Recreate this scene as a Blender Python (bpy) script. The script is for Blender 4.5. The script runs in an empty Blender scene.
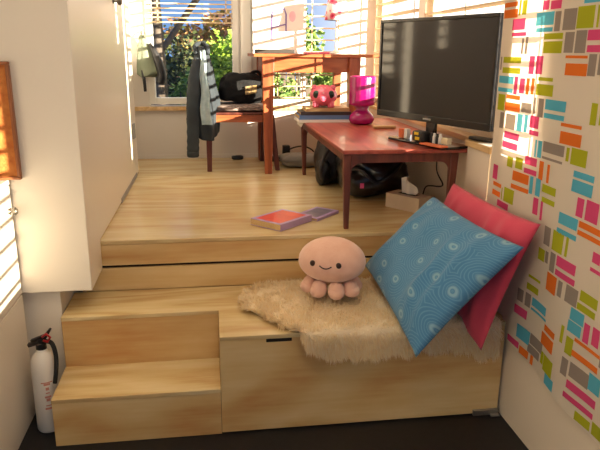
import bpy, bmesh, math, random
from mathutils import Vector, Matrix, noise
random.seed(7)
S = bpy.context.scene
COL = S.collection
PI = math.pi

# ------------------------------------------------------------------ colours / materials
def lin(r, g, b):
    def f(c):
        c /= 255.0
        return c / 12.92 if c <= 0.04045 else ((c + 0.055) / 1.055) ** 2.4
    return (f(r), f(g), f(b), 1.0)

def mat(name, rgb, rough=0.5, metal=0.0, spec=0.5, coat=0.0, bump=None, vary=None, sheen=0.0):
    m = bpy.data.materials.new(name); m.use_nodes = True
    nt = m.node_tree; b = nt.nodes['Principled BSDF']
    c = lin(*rgb)
    b.inputs['Base Color'].default_value = c
    b.inputs['Roughness'].default_value = rough
    b.inputs['Metallic'].default_value = metal
    b.inputs['Specular IOR Level'].default_value = spec
    b.inputs['Coat Weight'].default_value = coat
    if sheen:
        b.inputs['Sheen Weight'].default_value = sheen
    tc = nt.nodes.new('ShaderNodeTexCoord')
    if vary:                                   # (scale, second rgb)
        n = nt.nodes.new('ShaderNodeTexNoise'); n.inputs['Scale'].default_value = vary[0]
        n.inputs['Detail'].default_value = 4
        r = nt.nodes.new('ShaderNodeValToRGB')
        r.color_ramp.elements[0].position = 0.35; r.color_ramp.elements[1].position = 0.65
        r.color_ramp.elements[0].color = c; r.color_ramp.elements[1].color = lin(*vary[1])
        nt.links.new(tc.outputs['Object'], n.inputs['Vector'])
        nt.links.new(n.outputs['Fac'], r.inputs['Fac']); nt.links.new(r.outputs['Color'], b.inputs['Base Color'])
    if bump:                                   # (scale, strength)
        n = nt.nodes.new('ShaderNodeTexNoise'); n.inputs['Scale'].default_value = bump[0]
        n.inputs['Detail'].default_value = 3
        bp = nt.nodes.new('ShaderNodeBump'); bp.inputs['Strength'].default_value = bump[1]
        bp.inputs['Distance'].default_value = 0.01
        nt.links.new(tc.outputs['Object'], n.inputs['Vector'])
        nt.links.new(n.outputs['Fac'], bp.inputs['Height']); nt.links.new(bp.outputs['Normal'], b.inputs['Normal'])
    return m

def wood(name, light, mid, dark, scale=(1.2, 9.0, 9.0), rough=0.4, offs=(0, 0, 0), coat=0.0, fig=0.17, spec=0.5):
    """long grain along object X, cathedral figure from warped noise bands"""
    m = bpy.data.materials.new(name); m.use_nodes = True
    nt = m.node_tree; L = nt.links.new; b = nt.nodes['Principled BSDF']
    b.inputs['Roughness'].default_value = rough; b.inputs['Coat Weight'].default_value = coat
    b.inputs['Specular IOR Level'].default_value = spec
    tc = nt.nodes.new('ShaderNodeTexCoord')
    mp = nt.nodes.new('ShaderNodeMapping'); mp.inputs['Scale'].default_value = scale
    mp.inputs['Location'].default_value = offs
    L(tc.outputs['Object'], mp.inputs['Vector'])
    n1 = nt.nodes.new('ShaderNodeTexNoise'); n1.inputs['Scale'].default_value = 0.55
    n1.inputs['Detail'].default_value = 2; n1.inputs['Distortion'].default_value = 0.6
    L(mp.outputs['Vector'], n1.inputs['Vector'])
    mul = nt.nodes.new('ShaderNodeMath'); mul.operation = 'MULTIPLY'; mul.inputs[1].default_value = 38.0
    L(n1.outputs['Fac'], mul.inputs[0])
    sn = nt.nodes.new('ShaderNodeMath'); sn.operation = 'SINE'; L(mul.outputs[0], sn.inputs[0])
    n2 = nt.nodes.new('ShaderNodeTexNoise'); n2.inputs['Scale'].default_value = 5.0
    n2.inputs['Detail'].default_value = 5
    L(mp.outputs['Vector'], n2.inputs['Vector'])
    ma = nt.nodes.new('ShaderNodeMath'); ma.operation = 'MULTIPLY_ADD'
    ma.inputs[1].default_value = fig; ma.inputs[2].default_value = 0.12
    L(sn.outputs[0], ma.inputs[0])
    ad = nt.nodes.new('ShaderNodeMath'); ad.operation = 'MULTIPLY_ADD'; ad.inputs[1].default_value = 0.65
    L(n2.outputs['Fac'], ad.inputs[0]); L(ma.outputs[0], ad.inputs[2])
    mp3 = nt.nodes.new('ShaderNodeMapping'); mp3.inputs['Scale'].default_value = tuple(3.2 * q if q > min(scale) * 1.5 else 0.5 * q for q in scale)
    L(tc.outputs['Object'], mp3.inputs['Vector'])
    n3 = nt.nodes.new('ShaderNodeTexNoise'); n3.inputs['Scale'].default_value = 7.0; n3.inputs['Detail'].default_value = 3
    L(mp3.outputs['Vector'], n3.inputs['Vector'])
    ad3 = nt.nodes.new('ShaderNodeMath'); ad3.operation = 'MULTIPLY_ADD'; ad3.inputs[1].default_value = 0.34; L(n3.outputs['Fac'], ad3.inputs[0])
    sb = nt.nodes.new('ShaderNodeMath'); sb.operation = 'SUBTRACT'; sb.inputs[1].default_value = 0.17; L(ad.outputs[0], sb.inputs[0]); L(sb.outputs[0], ad3.inputs[2]); ad = ad3
    r = nt.nodes.new('ShaderNodeValToRGB'); e = r.color_ramp.elements
    e[0].position = 0.12; e[0].color = lin(*light); e[1].position = 0.8; e[1].color = lin(*dark)
    x = e.new(0.48); x.color = lin(*mid)
    L(ad.outputs[0], r.inputs['Fac'])
    L(r.outputs['Color'], b.inputs['Base Color'])
    return m

def leafmat(name, c1, c2, c3):
    m = bpy.data.materials.new(name); m.use_nodes = True
    nt = m.node_tree; L = nt.links.new; b = nt.nodes['Principled BSDF']
    g = nt.nodes.new('ShaderNodeNewGeometry'); r = nt.nodes.new('ShaderNodeValToRGB')
    e = r.color_ramp.elements
    e[0].color = lin(*c1); e[1].color = lin(*c3); x = e.new(0.5); x.color = lin(*c2)
    L(g.outputs['Random Per Island'], r.inputs['Fac']); L(r.outputs['Color'], b.inputs['Base Color'])
    b.inputs['Roughness'].default_value = 0.6
    return m

M = {}
M['white'] = mat('white_paint', (226, 219, 208), 0.45, bump=(60, 0.03))
M['gloss_white'] = mat('gloss_white_paint', (232, 222, 206), 0.28, bump=(5, 0.02))
M['wall_side'] = mat('warm_white_lining', (226, 212, 192), 0.5)
M['trimwhite'] = mat('window_frame_paint', (236, 232, 220), 0.4)
M['black_floor'] = mat('charcoal_vinyl', (17, 16, 18), 0.55, vary=(40, (24, 23, 25)), bump=(200, 0.1))
M['pine'] = wood('pine_plywood', (226, 206, 160), (214, 189, 137), (196, 158, 104), (0.9, 5.0, 5.0), 0.26)
M['pine_edge'] = wood('pine_edge', (228, 200, 154), (212, 178, 126), (186, 142, 92), (1.0, 30, 30), 0.45)
M['pine_face'] = wood('pine_face_panel', (226, 198, 144), (214, 179, 119), (198, 146, 86), (0.8, 3.0, 3.0), 0.42, fig=0.2, offs=(3.1, 0.4, 1.7))
M['sill_wood'] = wood('pale_sill_timber', (232, 200, 150), (214, 178, 122), (186, 142, 86), (8, 1.2, 8), 0.4)
M['gap'] = mat('dark_gap', (24, 18, 12), 0.9)
M['teak'] = wood('red_brown_teak', (190, 98, 78), (172, 80, 64), (134, 56, 44), (9, 1.0, 9), 0.36, coat=0.1)
M['teak_dark'] = wood('dark_teak', (124, 66, 48), (106, 52, 38), (76, 36, 26), (12, 12, 1.5), 0.38)
M['desk'] = wood('orange_brown_timber', (186, 108, 60), (166, 88, 46), (126, 60, 32), (1.5, 12, 12), 0.4)
M['desk_leg'] = wood('orange_brown_leg', (180, 100, 58), (158, 80, 44), (118, 54, 30), (14, 14, 1.5), 0.4)
M['chairwood'] = wood('dark_stained_chair', (108, 52, 40), (88, 40, 31), (58, 25, 20), (10, 10, 2), 0.4)
M['black'] = mat('black_plastic', (18, 18, 19), 0.35)
M['black_matte'] = mat('black_rubber', (22, 22, 22), 0.7)
M['screen'] = mat('dark_screen', (28, 28, 31), 0.07, spec=0.55)
M['bezel'] = mat('gloss_black_bezel', (22, 20, 21), 0.18)
M['logo'] = mat('silver_lettering', (190, 188, 186), 0.4, metal=0.3)
M['blackglass'] = mat('black_glass', (8, 8, 9), 0.05, spec=0.6)
M['steel'] = mat('brushed_steel', (170, 168, 162), 0.32, metal=0.9)
M['knob'] = mat('aged_chrome', (120, 112, 100), 0.3, metal=0.85)
M['grey'] = mat('grey_strip', (150, 146, 140), 0.5)
M['ext_white'] = mat('extinguisher_white', (232, 226, 214), 0.3)
M['red'] = mat('red_plastic', (178, 28, 32), 0.4)
M['print_red'] = mat('faded_red_print', (206, 140, 120), 0.5)
M['magenta'] = mat('magenta_glass', (160, 10, 98), 0.22, coat=0.25)
M['pig'] = mat('glossy_pink_pig', (238, 108, 134), 0.25, coat=0.4)
M['pig_dark'] = mat('deep_pink', (206, 60, 96), 0.35)
M['pig_light'] = mat('pale_pink_flower', (250, 190, 200), 0.35)
M['eye'] = mat('dark_brown_eye', (58, 34, 26), 0.3)
M['pig_eye'] = mat('dark_green_eye', (32, 44, 34), 0.25)
M['plush'] = mat('peach_plush', (238, 188, 162), 0.95, bump=(160, 0.25), vary=(30, (242, 196, 172)), sheen=0.5)
M['fur'] = leafmat('cream_wool', (250, 228, 186), (252, 238, 204), (254, 246, 224))
def furmat():
    m = leafmat('cream_wool', (248, 226, 184), (252, 238, 206), (254, 246, 226)); nt = m.node_tree; L = nt.links.new
    o = nt.nodes['Material Output']; r = [n for n in nt.nodes if n.type == 'VALTORGB'][0]; nt.nodes.remove(nt.nodes['Principled BSDF'])
    d = nt.nodes.new('ShaderNodeBsdfDiffuse'); tr = nt.nodes.new('ShaderNodeBsdfTranslucent'); mx = nt.nodes.new('ShaderNodeMixShader')
    mx.inputs[0].default_value = 0.45
    L(r.outputs['Color'], d.inputs['Color']); L(r.outputs['Color'], tr.inputs['Color']); L(d.outputs[0], mx.inputs[1]); L(tr.outputs[0], mx.inputs[2]); L(mx.outputs[0], o.inputs['Surface'])
    return m
M['fur'] = furmat()
M['fur_base'] = mat('cream_skin', (240, 222, 188), 0.95, bump=(90, 0.6))
M['pink_cloth'] = mat('rose_cotton', (214, 72, 96), 0.85, bump=(260, 0.12), vary=(3, (204, 62, 88)), sheen=0.2)
M['paper'] = mat('white_paper', (240, 236, 228), 0.7)
M['pages'] = mat('cream_pages', (226, 196, 140), 0.8, vary=(200, (206, 172, 116)))
M['cover_red'] = mat('red_cover', (224, 52, 48), 0.3, vary=(14, (238, 84, 66)))
M['cover_lilac'] = mat('lilac_border', (186, 156, 200), 0.35)
M['cover_grey'] = mat('grey_blue_cover', (120, 118, 140), 0.35, vary=(30, (146, 130, 142)))
M['cover_orange'] = mat('orange_spine', (232, 150, 60), 0.4)
M['cover_blue'] = mat('blue_cover', (96, 128, 176), 0.4)
M['cover_dark'] = mat('dark_cover', (52, 44, 44), 0.4)
M['cover_tan'] = mat('tan_cover', (196, 160, 112), 0.45)
M['bagblack'] = mat('black_nylon', (20, 20, 22), 0.5, bump=(30, 0.3), spec=0.6)
M['bagshine'] = mat('black_leatherette', (14, 14, 15), 0.3, bump=(18, 0.35), spec=0.6)
M['baggrey'] = mat('dark_grey_webbing', (62, 62, 64), 0.6)
M['silver_bag'] = mat('silver_grey_cloth', (136, 130, 120), 0.6, bump=(25, 0.4))
M['tissuebox'] = mat('beige_card', (214, 196, 172), 0.5, vary=(9, (206, 186, 160)))
M['tissue'] = mat('soft_tissue', (246, 240, 230), 0.9)
M['denim'] = mat('dark_slate_cloth', (52, 60, 66), 0.9, bump=(60, 0.3), vary=(8, (42, 49, 55)))
M['lining'] = mat('pale_lining', (176, 196, 200), 0.85, vary=(20, (150, 172, 178)))
M['olive'] = mat('sage_cloth', (132, 140, 118), 0.9, bump=(50, 0.3), vary=(12, (116, 124, 104)))
M['bagcloth'] = mat('black_fleece', (17, 16, 17), 0.95, bump=(60, 0.6))
M['patch'] = mat('gold_patch', (176, 146, 92), 0.6, vary=(60, (92, 74, 48)))
M['seatcloth'] = mat('mottled_seat_cloth', (92, 70, 66), 0.9, vary=(45, (178, 160, 148)))
M['cork'] = mat('cork_sheet', (206, 132, 62), 0.8, vary=(26, (186, 104, 44)), bump=(120, 0.3))
M['corkframe'] = mat('brown_frame', (150, 90, 50), 0.5)
M['slat'] = mat('tan_blind_slat', (222, 192, 148), 0.5)
M['ground'] = mat('garden_soil', (96, 84, 60), 0.95, vary=(3, (82, 96, 50)))
M['fence'] = wood('weathered_fence', (120, 104, 86), (98, 84, 70), (66, 56, 46), (8, 8, 1), 0.8)
M['bark'] = mat('grey_bark', (108, 96, 84), 0.9, vary=(12, (76, 66, 56)), bump=(20, 0.6))
M['leaf_bright'] = leafmat('bright_leaf', (96, 130, 30), (140, 172, 52), (176, 196, 84))
M['leaf_hedge'] = leafmat('hedge_leaf', (70, 104, 34), (116, 146, 60), (168, 184, 96))
M['leaf_dark'] = leafmat('dark_leaf', (34, 46, 24), (58, 70, 34), (96, 100, 48))
M['leaf_autumn'] = leafmat('autumn_leaf', (120, 118, 48), (196, 160, 84), (214, 146, 120))
M['lime_f'] = (166, 172, 28); 
M['label_yellow'] = mat('yellow_label', (232, 200, 40), 0.4)
M['orange_pack'] = mat('orange_pack', (224, 110, 60), 0.4)
M['beige_plastic'] = mat('beige_plastic', (222, 208, 170), 0.4)
M['pink_note'] = mat('pink_notebook', (238, 96, 150), 0.5)
M['dark_folder'] = mat('dark_folder', (58, 52, 46), 0.5)
M['lilac_ink'] = mat('lilac_ink', (126, 106, 164), 0.7)
M['navy'] = mat('navy_cloth', (44, 54, 84), 0.7)

def pane_mat():
    m = bpy.data.materials.new('window_glass'); m.use_nodes = True
    nt = m.node_tree; nt.nodes.clear(); L = nt.links.new
    o = nt.nodes.new('ShaderNodeOutputMaterial'); mx = nt.nodes.new('ShaderNodeMixShader')
    t = nt.nodes.new('ShaderNodeBsdfTransparent'); g = nt.nodes.new('ShaderNodeBsdfGlossy')
    g.inputs['Roughness'].default_value = 0.0
    f = nt.nodes.new('ShaderNodeFresnel'); f.inputs['IOR'].default_value = 1.25
    gm = nt.nodes.new('ShaderNodeNewGeometry'); iv = nt.nodes.new('ShaderNodeMath'); iv.operation = 'SUBTRACT'; iv.inputs[0].default_value = 1.0
    ml = nt.nodes.new('ShaderNodeMath'); ml.operation = 'MULTIPLY'
    L(gm.outputs['Backfacing'], iv.inputs[1]); L(iv.outputs[0], ml.inputs[0]); L(f.outputs[0], ml.inputs[1])
    L(ml.outputs[0], mx.inputs[0]); L(t.outputs[0], mx.inputs[1]); L(g.outputs[0], mx.inputs[2]); L(mx.outputs[0], o.inputs[0])
    return m
M['glass'] = pane_mat()

def cloth_translucent(name, rgb, tr=0.4):
    m = bpy.data.materials.new(name); m.use_nodes = True
    nt = m.node_tree; nt.nodes.clear(); L = nt.links.new
    o = nt.nodes.new('ShaderNodeOutputMaterial'); mx = nt.nodes.new('ShaderNodeMixShader')
    d = nt.nodes.new('ShaderNodeBsdfDiffuse'); t = nt.nodes.new('ShaderNodeBsdfTranslucent')
    d.inputs['Color'].default_value = lin(*rgb); t.inputs['Color'].default_value = lin(*rgb)
    mx.inputs[0].default_value = tr
    tc = nt.nodes.new('ShaderNodeTexCoord'); n = nt.nodes.new('ShaderNodeTexNoise'); n.inputs['Scale'].default_value = 350
    bp = nt.nodes.new('ShaderNodeBump'); bp.inputs['Strength'].default_value = 0.1; bp.inputs['Distance'].default_value = 0.003
    L(tc.outputs['Object'], n.inputs['Vector']); L(n.outputs['Fac'], bp.inputs['Height']); L(bp.outputs[0], d.inputs['Normal'])
    L(d.outputs[0], mx.inputs[1]); L(t.outputs[0], mx.inputs[2]); L(mx.outputs[0], o.inputs[0])
    return m

def shade_mat():      # white lamp shade printed with pink dots
    m = mat('floral_shade', (244, 230, 228), 0.7)
    nt = m.node_tree; L = nt.links.new; b = nt.nodes['Principled BSDF']
    tc = nt.nodes.new('ShaderNodeTexCoord'); v = nt.nodes.new('ShaderNodeTexVoronoi'); v.inputs['Scale'].default_value = 17
    v.inputs['Randomness'].default_value = 0.7
    r = nt.nodes.new('ShaderNodeValToRGB'); e = r.color_ramp.elements
    r.color_ramp.interpolation = 'CONSTANT'
    e[0].color = lin(206, 40, 92); e[1].position = 0.2; e[1].color = lin(238, 120, 150)
    x = e.new(0.4); x.color = lin(246, 232, 230)
    L(tc.outputs['Object'], v.inputs['Vector']); L(v.outputs['Distance'], r.inputs['Fac']); L(r.outputs['Color'], b.inputs['Base Color'])
    return m
M['shade'] = shade_mat()

def blue_cushion_mat():
    m = mat('blue_ring_print', (70, 140, 186), 0.85, sheen=0.15)
    nt = m.node_tree; L = nt.links.new; b = nt.nodes['Principled BSDF']
    uv = nt.nodes.new('ShaderNodeUVMap')
    nz = nt.nodes.new('ShaderNodeTexNoise'); nz.inputs['Scale'].default_value = 5
    L(uv.outputs[0], nz.inputs['Vector'])
    add = nt.nodes.new('ShaderNodeMixRGB'); add.blend_type = 'ADD'; add.inputs[0].default_value = 0.06
    L(uv.outputs[0], add.inputs[1]); L(nz.outputs['Color'], add.inputs[2])
    v = nt.nodes.new('ShaderNodeTexVoronoi'); v.voronoi_dimensions = '2D'; v.inputs['Scale'].default_value = 4.3
    v.inputs['Randomness'].default_value = 0.55
    L(add.outputs[0], v.inputs['Vector'])
    mul = nt.nodes.new('ShaderNodeMath'); mul.operation = 'MULTIPLY'; mul.inputs[1].default_value = 74
    L(v.outputs['Distance'], mul.inputs[0])
    sn = nt.nodes.new('ShaderNodeMath'); sn.operation = 'SINE'; L(mul.outputs[0], sn.inputs[0])
    r = nt.nodes.new('ShaderNodeValToRGB'); e = r.color_ramp.elements
    e[0].position = 0.3; e[0].color = lin(72, 130, 172); e[1].position = 0.98; e[1].color = lin(100, 154, 186)
    L(sn.outputs[0], r.inputs['Fac'])
    r2 = nt.nodes.new('ShaderNodeValToRGB'); e = r2.color_ramp.elements   # bright eye near each centre
    e[0].position = 0.045; e[0].color = (0, 0, 0, 1); e[1].position = 0.17; e[1].color = (0, 0, 0, 1)
    x = e.new(0.075); x.color = (1, 1, 1, 1); x = e.new(0.105); x.color = (0.9, 0.9, 0.9, 1)
    L(v.outputs['Distance'], r2.inputs['Fac'])
    mx = nt.nodes.new('ShaderNodeMixRGB'); mx.inputs[2].default_value = lin(150, 188, 200)
    sc = nt.nodes.new('ShaderNodeMath'); sc.operation = 'MULTIPLY'; sc.inputs[1].default_value = 0.75
    L(r2.outputs['Color'], sc.inputs[0]); L(sc.outputs[0], mx.inputs[0])
    L(r.outputs['Color'], mx.inputs[1]); L(mx.outputs[0], b.inputs['Base Color'])
    return m
M['blue_cloth'] = blue_cushion_mat()

# ------------------------------------------------------------------ mesh helpers
class MB:
    def __init__(self): self.v = []; self.f = []; self.mi = []; self.uv = None
    def add(self, vs, fs, mi=0):
        o = len(self.v); self.v += [tuple(p) for p in vs]
        for q in fs: self.f.append(tuple(i + o for i in q)); self.mi.append(mi)
        return self
    def box(self, x0, x1, y0, y1, z0, z1, mi=0):
        vs = [(x, y, z) for z in (z0, z1) for y in (y0, y1) for x in (x0, x1)]
        return self.add(vs, [(0, 2, 3, 1), (4, 5, 7, 6), (0, 1, 5, 4), (2, 6, 7, 3), (0, 4, 6, 2), (1, 3, 7, 5)], mi)
    def prism(self, pts, axis, a, b, mi=0):
        """polygon pts in the two other axes (in order), extruded along axis from a to b"""
        def mk(p, t):
            return {'x': (t, p[0], p[1]), 'y': (p[0], t, p[1]), 'z': (p[0], p[1], t)}[axis]
        n = len(pts)
        vs = [mk(p, a) for p in pts] + [mk(p, b) for p in pts]
        fs = [tuple(range(n - 1, -1, -1)), tuple(range(n, 2 * n))]
        fs += [(i, (i + 1) % n, n + (i + 1) % n, n + i) for i in range(n)]
        return self.add(vs, fs, mi)
    def taper(self, p0, p1, s0, s1, mi=0, ang=0.0):
        """square bar from p0 to p1, half sizes s0 -> s1"""
        vs = []
        for p, s in ((p0, s0), (p1, s1)):
            sx, sy = s if isinstance(s, tuple) else (s, s)
            for dx, dy in ((-1, -1), (1, -1), (1, 1), (-1, 1)):
                vs.append((p[0] + dx * sx, p[1] + dy * sy, p[2]))
        return self.add(vs, [(3, 2, 1, 0), (4, 5, 6, 7), (0, 1, 5, 4), (1, 2, 6, 5), (2, 3, 7, 6), (3, 0, 4, 7)], mi)
    def lathe(self, prof, c=(0, 0, 0), n=32, mi=0, sx=1, sy=1, rib=0.0, ribn=0):
        vs, fs = [], []
        for r, z in prof:
            for i in range(n):
                a = 2 * PI * i / n
                rr = r * (1 + rib * math.cos(ribn * a)) if r > 1e-5 else r
                vs.append((c[0] + rr * math.cos(a) * sx, c[1] + rr * math.sin(a) * sy, c[2] + z))
        for k in range(len(prof) - 1):
            for i in range(n):
                j = (i + 1) % n
                fs.append((k * n + i, k * n + j, (k + 1) * n + j, (k + 1) * n + i))
        fs.append(tuple(range(n - 1, -1, -1))); m = len(prof) - 1
        fs.append(tuple(range(m * n, m * n + n)))
        return self.add(vs, fs, mi)
    def tube(self, pts, r, n=10, mi=0):
        P = [Vector(p) for p in pts]; vs, fs = [], []
        R = r if isinstance(r, (list, tuple)) else [r] * len(P)
        prev = None
        for k, p in enumerate(P):
            t = (P[min(k + 1, len(P) - 1)] - P[max(k - 1, 0)]).normalized()
            a = prev if prev is not None else (Vector((0, 0, 1)) if abs(t.z) < 0.9 else Vector((1, 0, 0)))
            x = (a - t * a.dot(t)).normalized(); prev = x; y = t.cross(x)
            for i in range(n):
                q = 2 * PI * i / n
                vs.append(p + (x * math.cos(q) + y * math.sin(q)) * R[k])
        for k in range(len(P) - 1):
            for i in range(n):
                j = (i + 1) % n
                fs.append((k * n + i, k * n + j, (k + 1) * n + j, (k + 1) * n + i))
        fs.append(tuple(range(n - 1, -1, -1))); m = (len(P) - 1) * n
        fs.append(tuple(range(m, m + n)))
        return self.add(vs, fs, mi)
    def ball(self, c, r, n=24, m=16, mi=0, warp=None):
        """closed ellipsoid (r is a 3-tuple)"""
        vs = [(c[0], c[1], c[2] - r[2])]; fs = []
        for k in range(1, m):
            t = -PI / 2 + PI * k / m
            for i in range(n):
                a = 2 * PI * i / n
                vs.append((c[0] + r[0] * math.cos(t) * math.cos(a), c[1] + r[1] * math.cos(t) * math.sin(a), c[2] + r[2] * math.sin(t)))
        vs.append((c[0], c[1], c[2] + r[2]))
        for i in range(n):
            j = (i + 1) % n
            fs.append((0, 1 + j, 1 + i)); fs.append((len(vs) - 1, 1 + (m - 2) * n + i, 1 + (m - 2) * n + j))
            for k in range(m - 2):
                fs.append((1 + k * n + i, 1 + k * n + j, 1 + (k + 1) * n + j, 1 + (k + 1) * n + i))
        if warp: vs = [warp(Vector(v)) for v in vs]
        return self.add(vs, fs, mi)
    def grid(self, fn, nu, nv, mi=0, close=False):
        vs = [fn(i / nu, j / nv) for j in range(nv + 1) for i in range(nu + 1)]
        fs = [(j * (nu + 1) + i, j * (nu + 1) + i + 1, (j + 1) * (nu + 1) + i + 1, (j + 1) * (nu + 1) + i) for j in range(nv) for i in range(nu)]
        return self.add(vs, fs, mi)
    def rot(self, mtx):
        self.v = [tuple(mtx @ Vector(p)) for p in self.v]; return self

def arc(cx, cy, r, a0, a1, n=8):
    return [(cx + r * math.cos(a0 + (a1 - a0) * i / n), cy + r * math.sin(a0 + (a1 - a0) * i / n)) for i in range(n + 1)]

def catmull(pts, n=8):
    P = [Vector(p) for p in pts]; P = [2 * P[0] - P[1]] + P + [2 * P[-1] - P[-2]]; out = []
    for k in range(1, len(P) - 2):
        for i in range(n):
            t = i / n; a, b, c, d = P[k - 1:k + 3]
            out.append(0.5 * ((2 * b) + (c - a) * t + (2 * a - 5 * b + 4 * c - d) * t * t + (3 * b - a - 3 * c + d) * t ** 3))
    out.append(P[-2]); return out

def root_loc(o):
    l = Vector((0, 0, 0))
    while o: l = l + o.location; o = o.parent
    return l

def obj(name, mb, m, parent=None, local=False, bev=0.0, smooth=False, subsurf=0, seg=2):
    me = bpy.data.meshes.new(name)
    mats = m if isinstance(m, (list, tuple)) else [m]
    vs = [Vector(v) for v in mb.v]
    o = bpy.data.objects.new(name, me)
    if parent is None:
        xs = [v.x for v in vs]; ys = [v.y for v in vs]; zs = [v.z for v in vs]
        off = Vector(((min(xs) + max(xs)) / 2, (min(ys) + max(ys)) / 2, min(zs)))
        o.location = off
    else:
        o.parent = parent; off = Vector((0, 0, 0)) if local else root_loc(parent)
    me.from_pydata([tuple(v - off) for v in vs], [], mb.f)
    for k in mats: me.materials.append(k)
    if len(mats) > 1:
        for p, i in zip(me.polygons, mb.mi): p.material_index = i
    if mb.uv:
        ul = me.uv_layers.new(name='UVMap')
        for lp in me.loops: ul.data[lp.index].uv = mb.uv[lp.vertex_index]
    bm = bmesh.new(); bm.from_mesh(me); bmesh.ops.recalc_face_normals(bm, faces=bm.faces); bm.to_mesh(me); bm.free()
    if smooth:
        for p in me.polygons: p.use_smooth = True
    if bev:
        b = o.modifiers.new('bevel', 'BEVEL'); b.width = bev; b.segments = seg; b.limit_method = 'ANGLE'; b.angle_limit = math.radians(40)
    if subsurf:
        s = o.modifiers.new('subdivision', 'SUBSURF'); s.levels = subsurf; s.render_levels = subsurf
    COL.objects.link(o)
    return o

def tag(o, label, cat, group=None, kind=None):
    o['label'] = label; o['category'] = cat
    if group: o['group'] = group
    if kind: o['kind'] = kind
    return o

def thing(name, label, cat, loc=(0, 0, 0), rz=0.0, group=None):
    o = bpy.data.objects.new(name, None); COL.objects.link(o)
    o.location = loc; o.rotation_euler = (0, 0, rz); o.empty_display_size = 0.05
    return tag(o, label, cat, group)

def struct(name, mb=None, m=None, parent=None, loc=(0, 0, 0), **k):
    if mb is None:
        o = bpy.data.objects.new(name, None); COL.objects.link(o); o.location = loc
    else:
        o = obj(name, mb, m, parent, **k)
    if parent is None: o['kind'] = 'structure'
    return o

def B(*a): return MB().box(*a)

# ------------------------------------------------------------------ key dimensions (metres)
ZP = 0.695; ZB = 0.446; Z1 = 0.214; ZG = 0.566          # platform, bench, lower step, gap line
YF = 2.288; Y2 = 2.561; YP = 2.852; YB = 5.16           # front, upper step, platform front, back wall
XS = -0.656; XM = 0.013; XR = 1.244; XL = -0.519; XW = 1.36
ZC = 2.6

# ------------------------------------------------------------------ the room shell
struct('floor', B(-2.2, 1.5, -1.6, 3.4, -0.06, 0.0), M['black_floor'])
struct('ceiling', B(-2.2, 1.5, -1.6, 5.3, ZC, ZC + 0.08), M['white'])

wb = MB()                                                # back wall with two openings
W1 = (-0.47, 0.245, 1.135, 2.5); W2 = (0.48, 1.10, 1.12, 2.5)
wb.box(-0.8, 1.5, YB, YB + 0.1, -0.3, W2[2]); wb.box(-0.8, 1.5, YB, YB + 0.1, 2.5, ZC)
wb.box(-0.8, W1[0], YB, YB + 0.1, W2[2], 2.5); wb.box(W1[1], W2[0], YB, YB + 0.1, W2[2], 2.5)
wb.box(W2[1], 1.5, YB, YB + 0.1, W2[2], 2.5)
struct('wall_back', wb, M['white'])

wl = MB(); wl.box(-0.72, -0.62, 4.5, YB, 0.3, ZC); wl.box(-2.2, -2.1, -1.6, 2.6, 0, ZC); wl.box(-0.80, -0.662, 2.70, 4.5, 0, 0.55)
struct('wall_left', wl, M['white'])
struct('wall_front', B(-2.2, -0.662, 2.62, 2.70, 0, 0.56), M['gloss_white'])

OPEN = [(0.32, 0.76, 1.03, 2.05), (2.17, 2.46, 1.13, 1.91), (2.60, 3.92, 1.29, 2.45), (4.08, 5.10, 1.15, 2.45), (2.28, 2.40, 1.945, 2.29)]
wr = MB()
def wall_cells(mb, ys, zs, solid):
    for a, b in zip(ys, ys[1:]):
        for c, d in zip(zs, zs[1:]):
            if solid((a + b) / 2, (c + d) / 2): yield a, b, c, d
ys = sorted({-1.6, YB} | {o[0] for o in OPEN} | {o[1] for o in OPEN})
for a, b in zip(ys, ys[1:]):
    m_ = (a + b) / 2
    zs = sorted({0.0, ZC} | {z for o in OPEN if o[0] < m_ < o[1] for z in o[2:]})
    for c, d in zip(zs, zs[1:]):
        if any(o[0] < m_ < o[1] and o[2] < (c + d) / 2 < o[3] for o in OPEN): continue
        x0 = XR if (m_ < 2.60) else XW
        wr.box(x0, 1.285 if m_ < 2.60 else 1.46, a, b, c, d)
wr.box(XR, XW, 2.62, 2.87, 0.0, 1.115); wr.box(1.30, XW, 2.87, YB, 0.0, 1.115)                     # lower lining below the sill
struct('wall_right', wr, M['wall_side'])
struct('wall_rear', MB().box(-2.2, -0.9, -1.6, -1.5, 0, ZC).box(0.9, 1.5, -1.6, -1.5, 0, ZC).box(-0.9, 0.9, -1.6, -1.5, 2.15, ZC), M['white'])
struct('trim_1', MB().prism([(XR - 0.012, 2.61), (XW + 0.05, 2.61), (XW + 0.05, YB), (1.288, YB), (1.288, 2.882), (XR - 0.012, 2.882)], 'z', 1.115, 1.145), M['sill_wood'], bev=0.004)     # long sill, right
struct('trim_2', B(-0.62, 1.24, YB - 0.035, YB + 0.02, 1.085, 1.115), M['sill_wood'], bev=0.004)  # sill, back
struct('trim_3', B(0.262, 0.345, YB - 0.03, YB, 1.116, ZC), M['trimwhite'], bev=0.004)            # post beside first window
struct('baseboard_back', B(-0.62, 1.2, YB - 0.012, YB, ZP, ZP + 0.03), M['white'])

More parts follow.
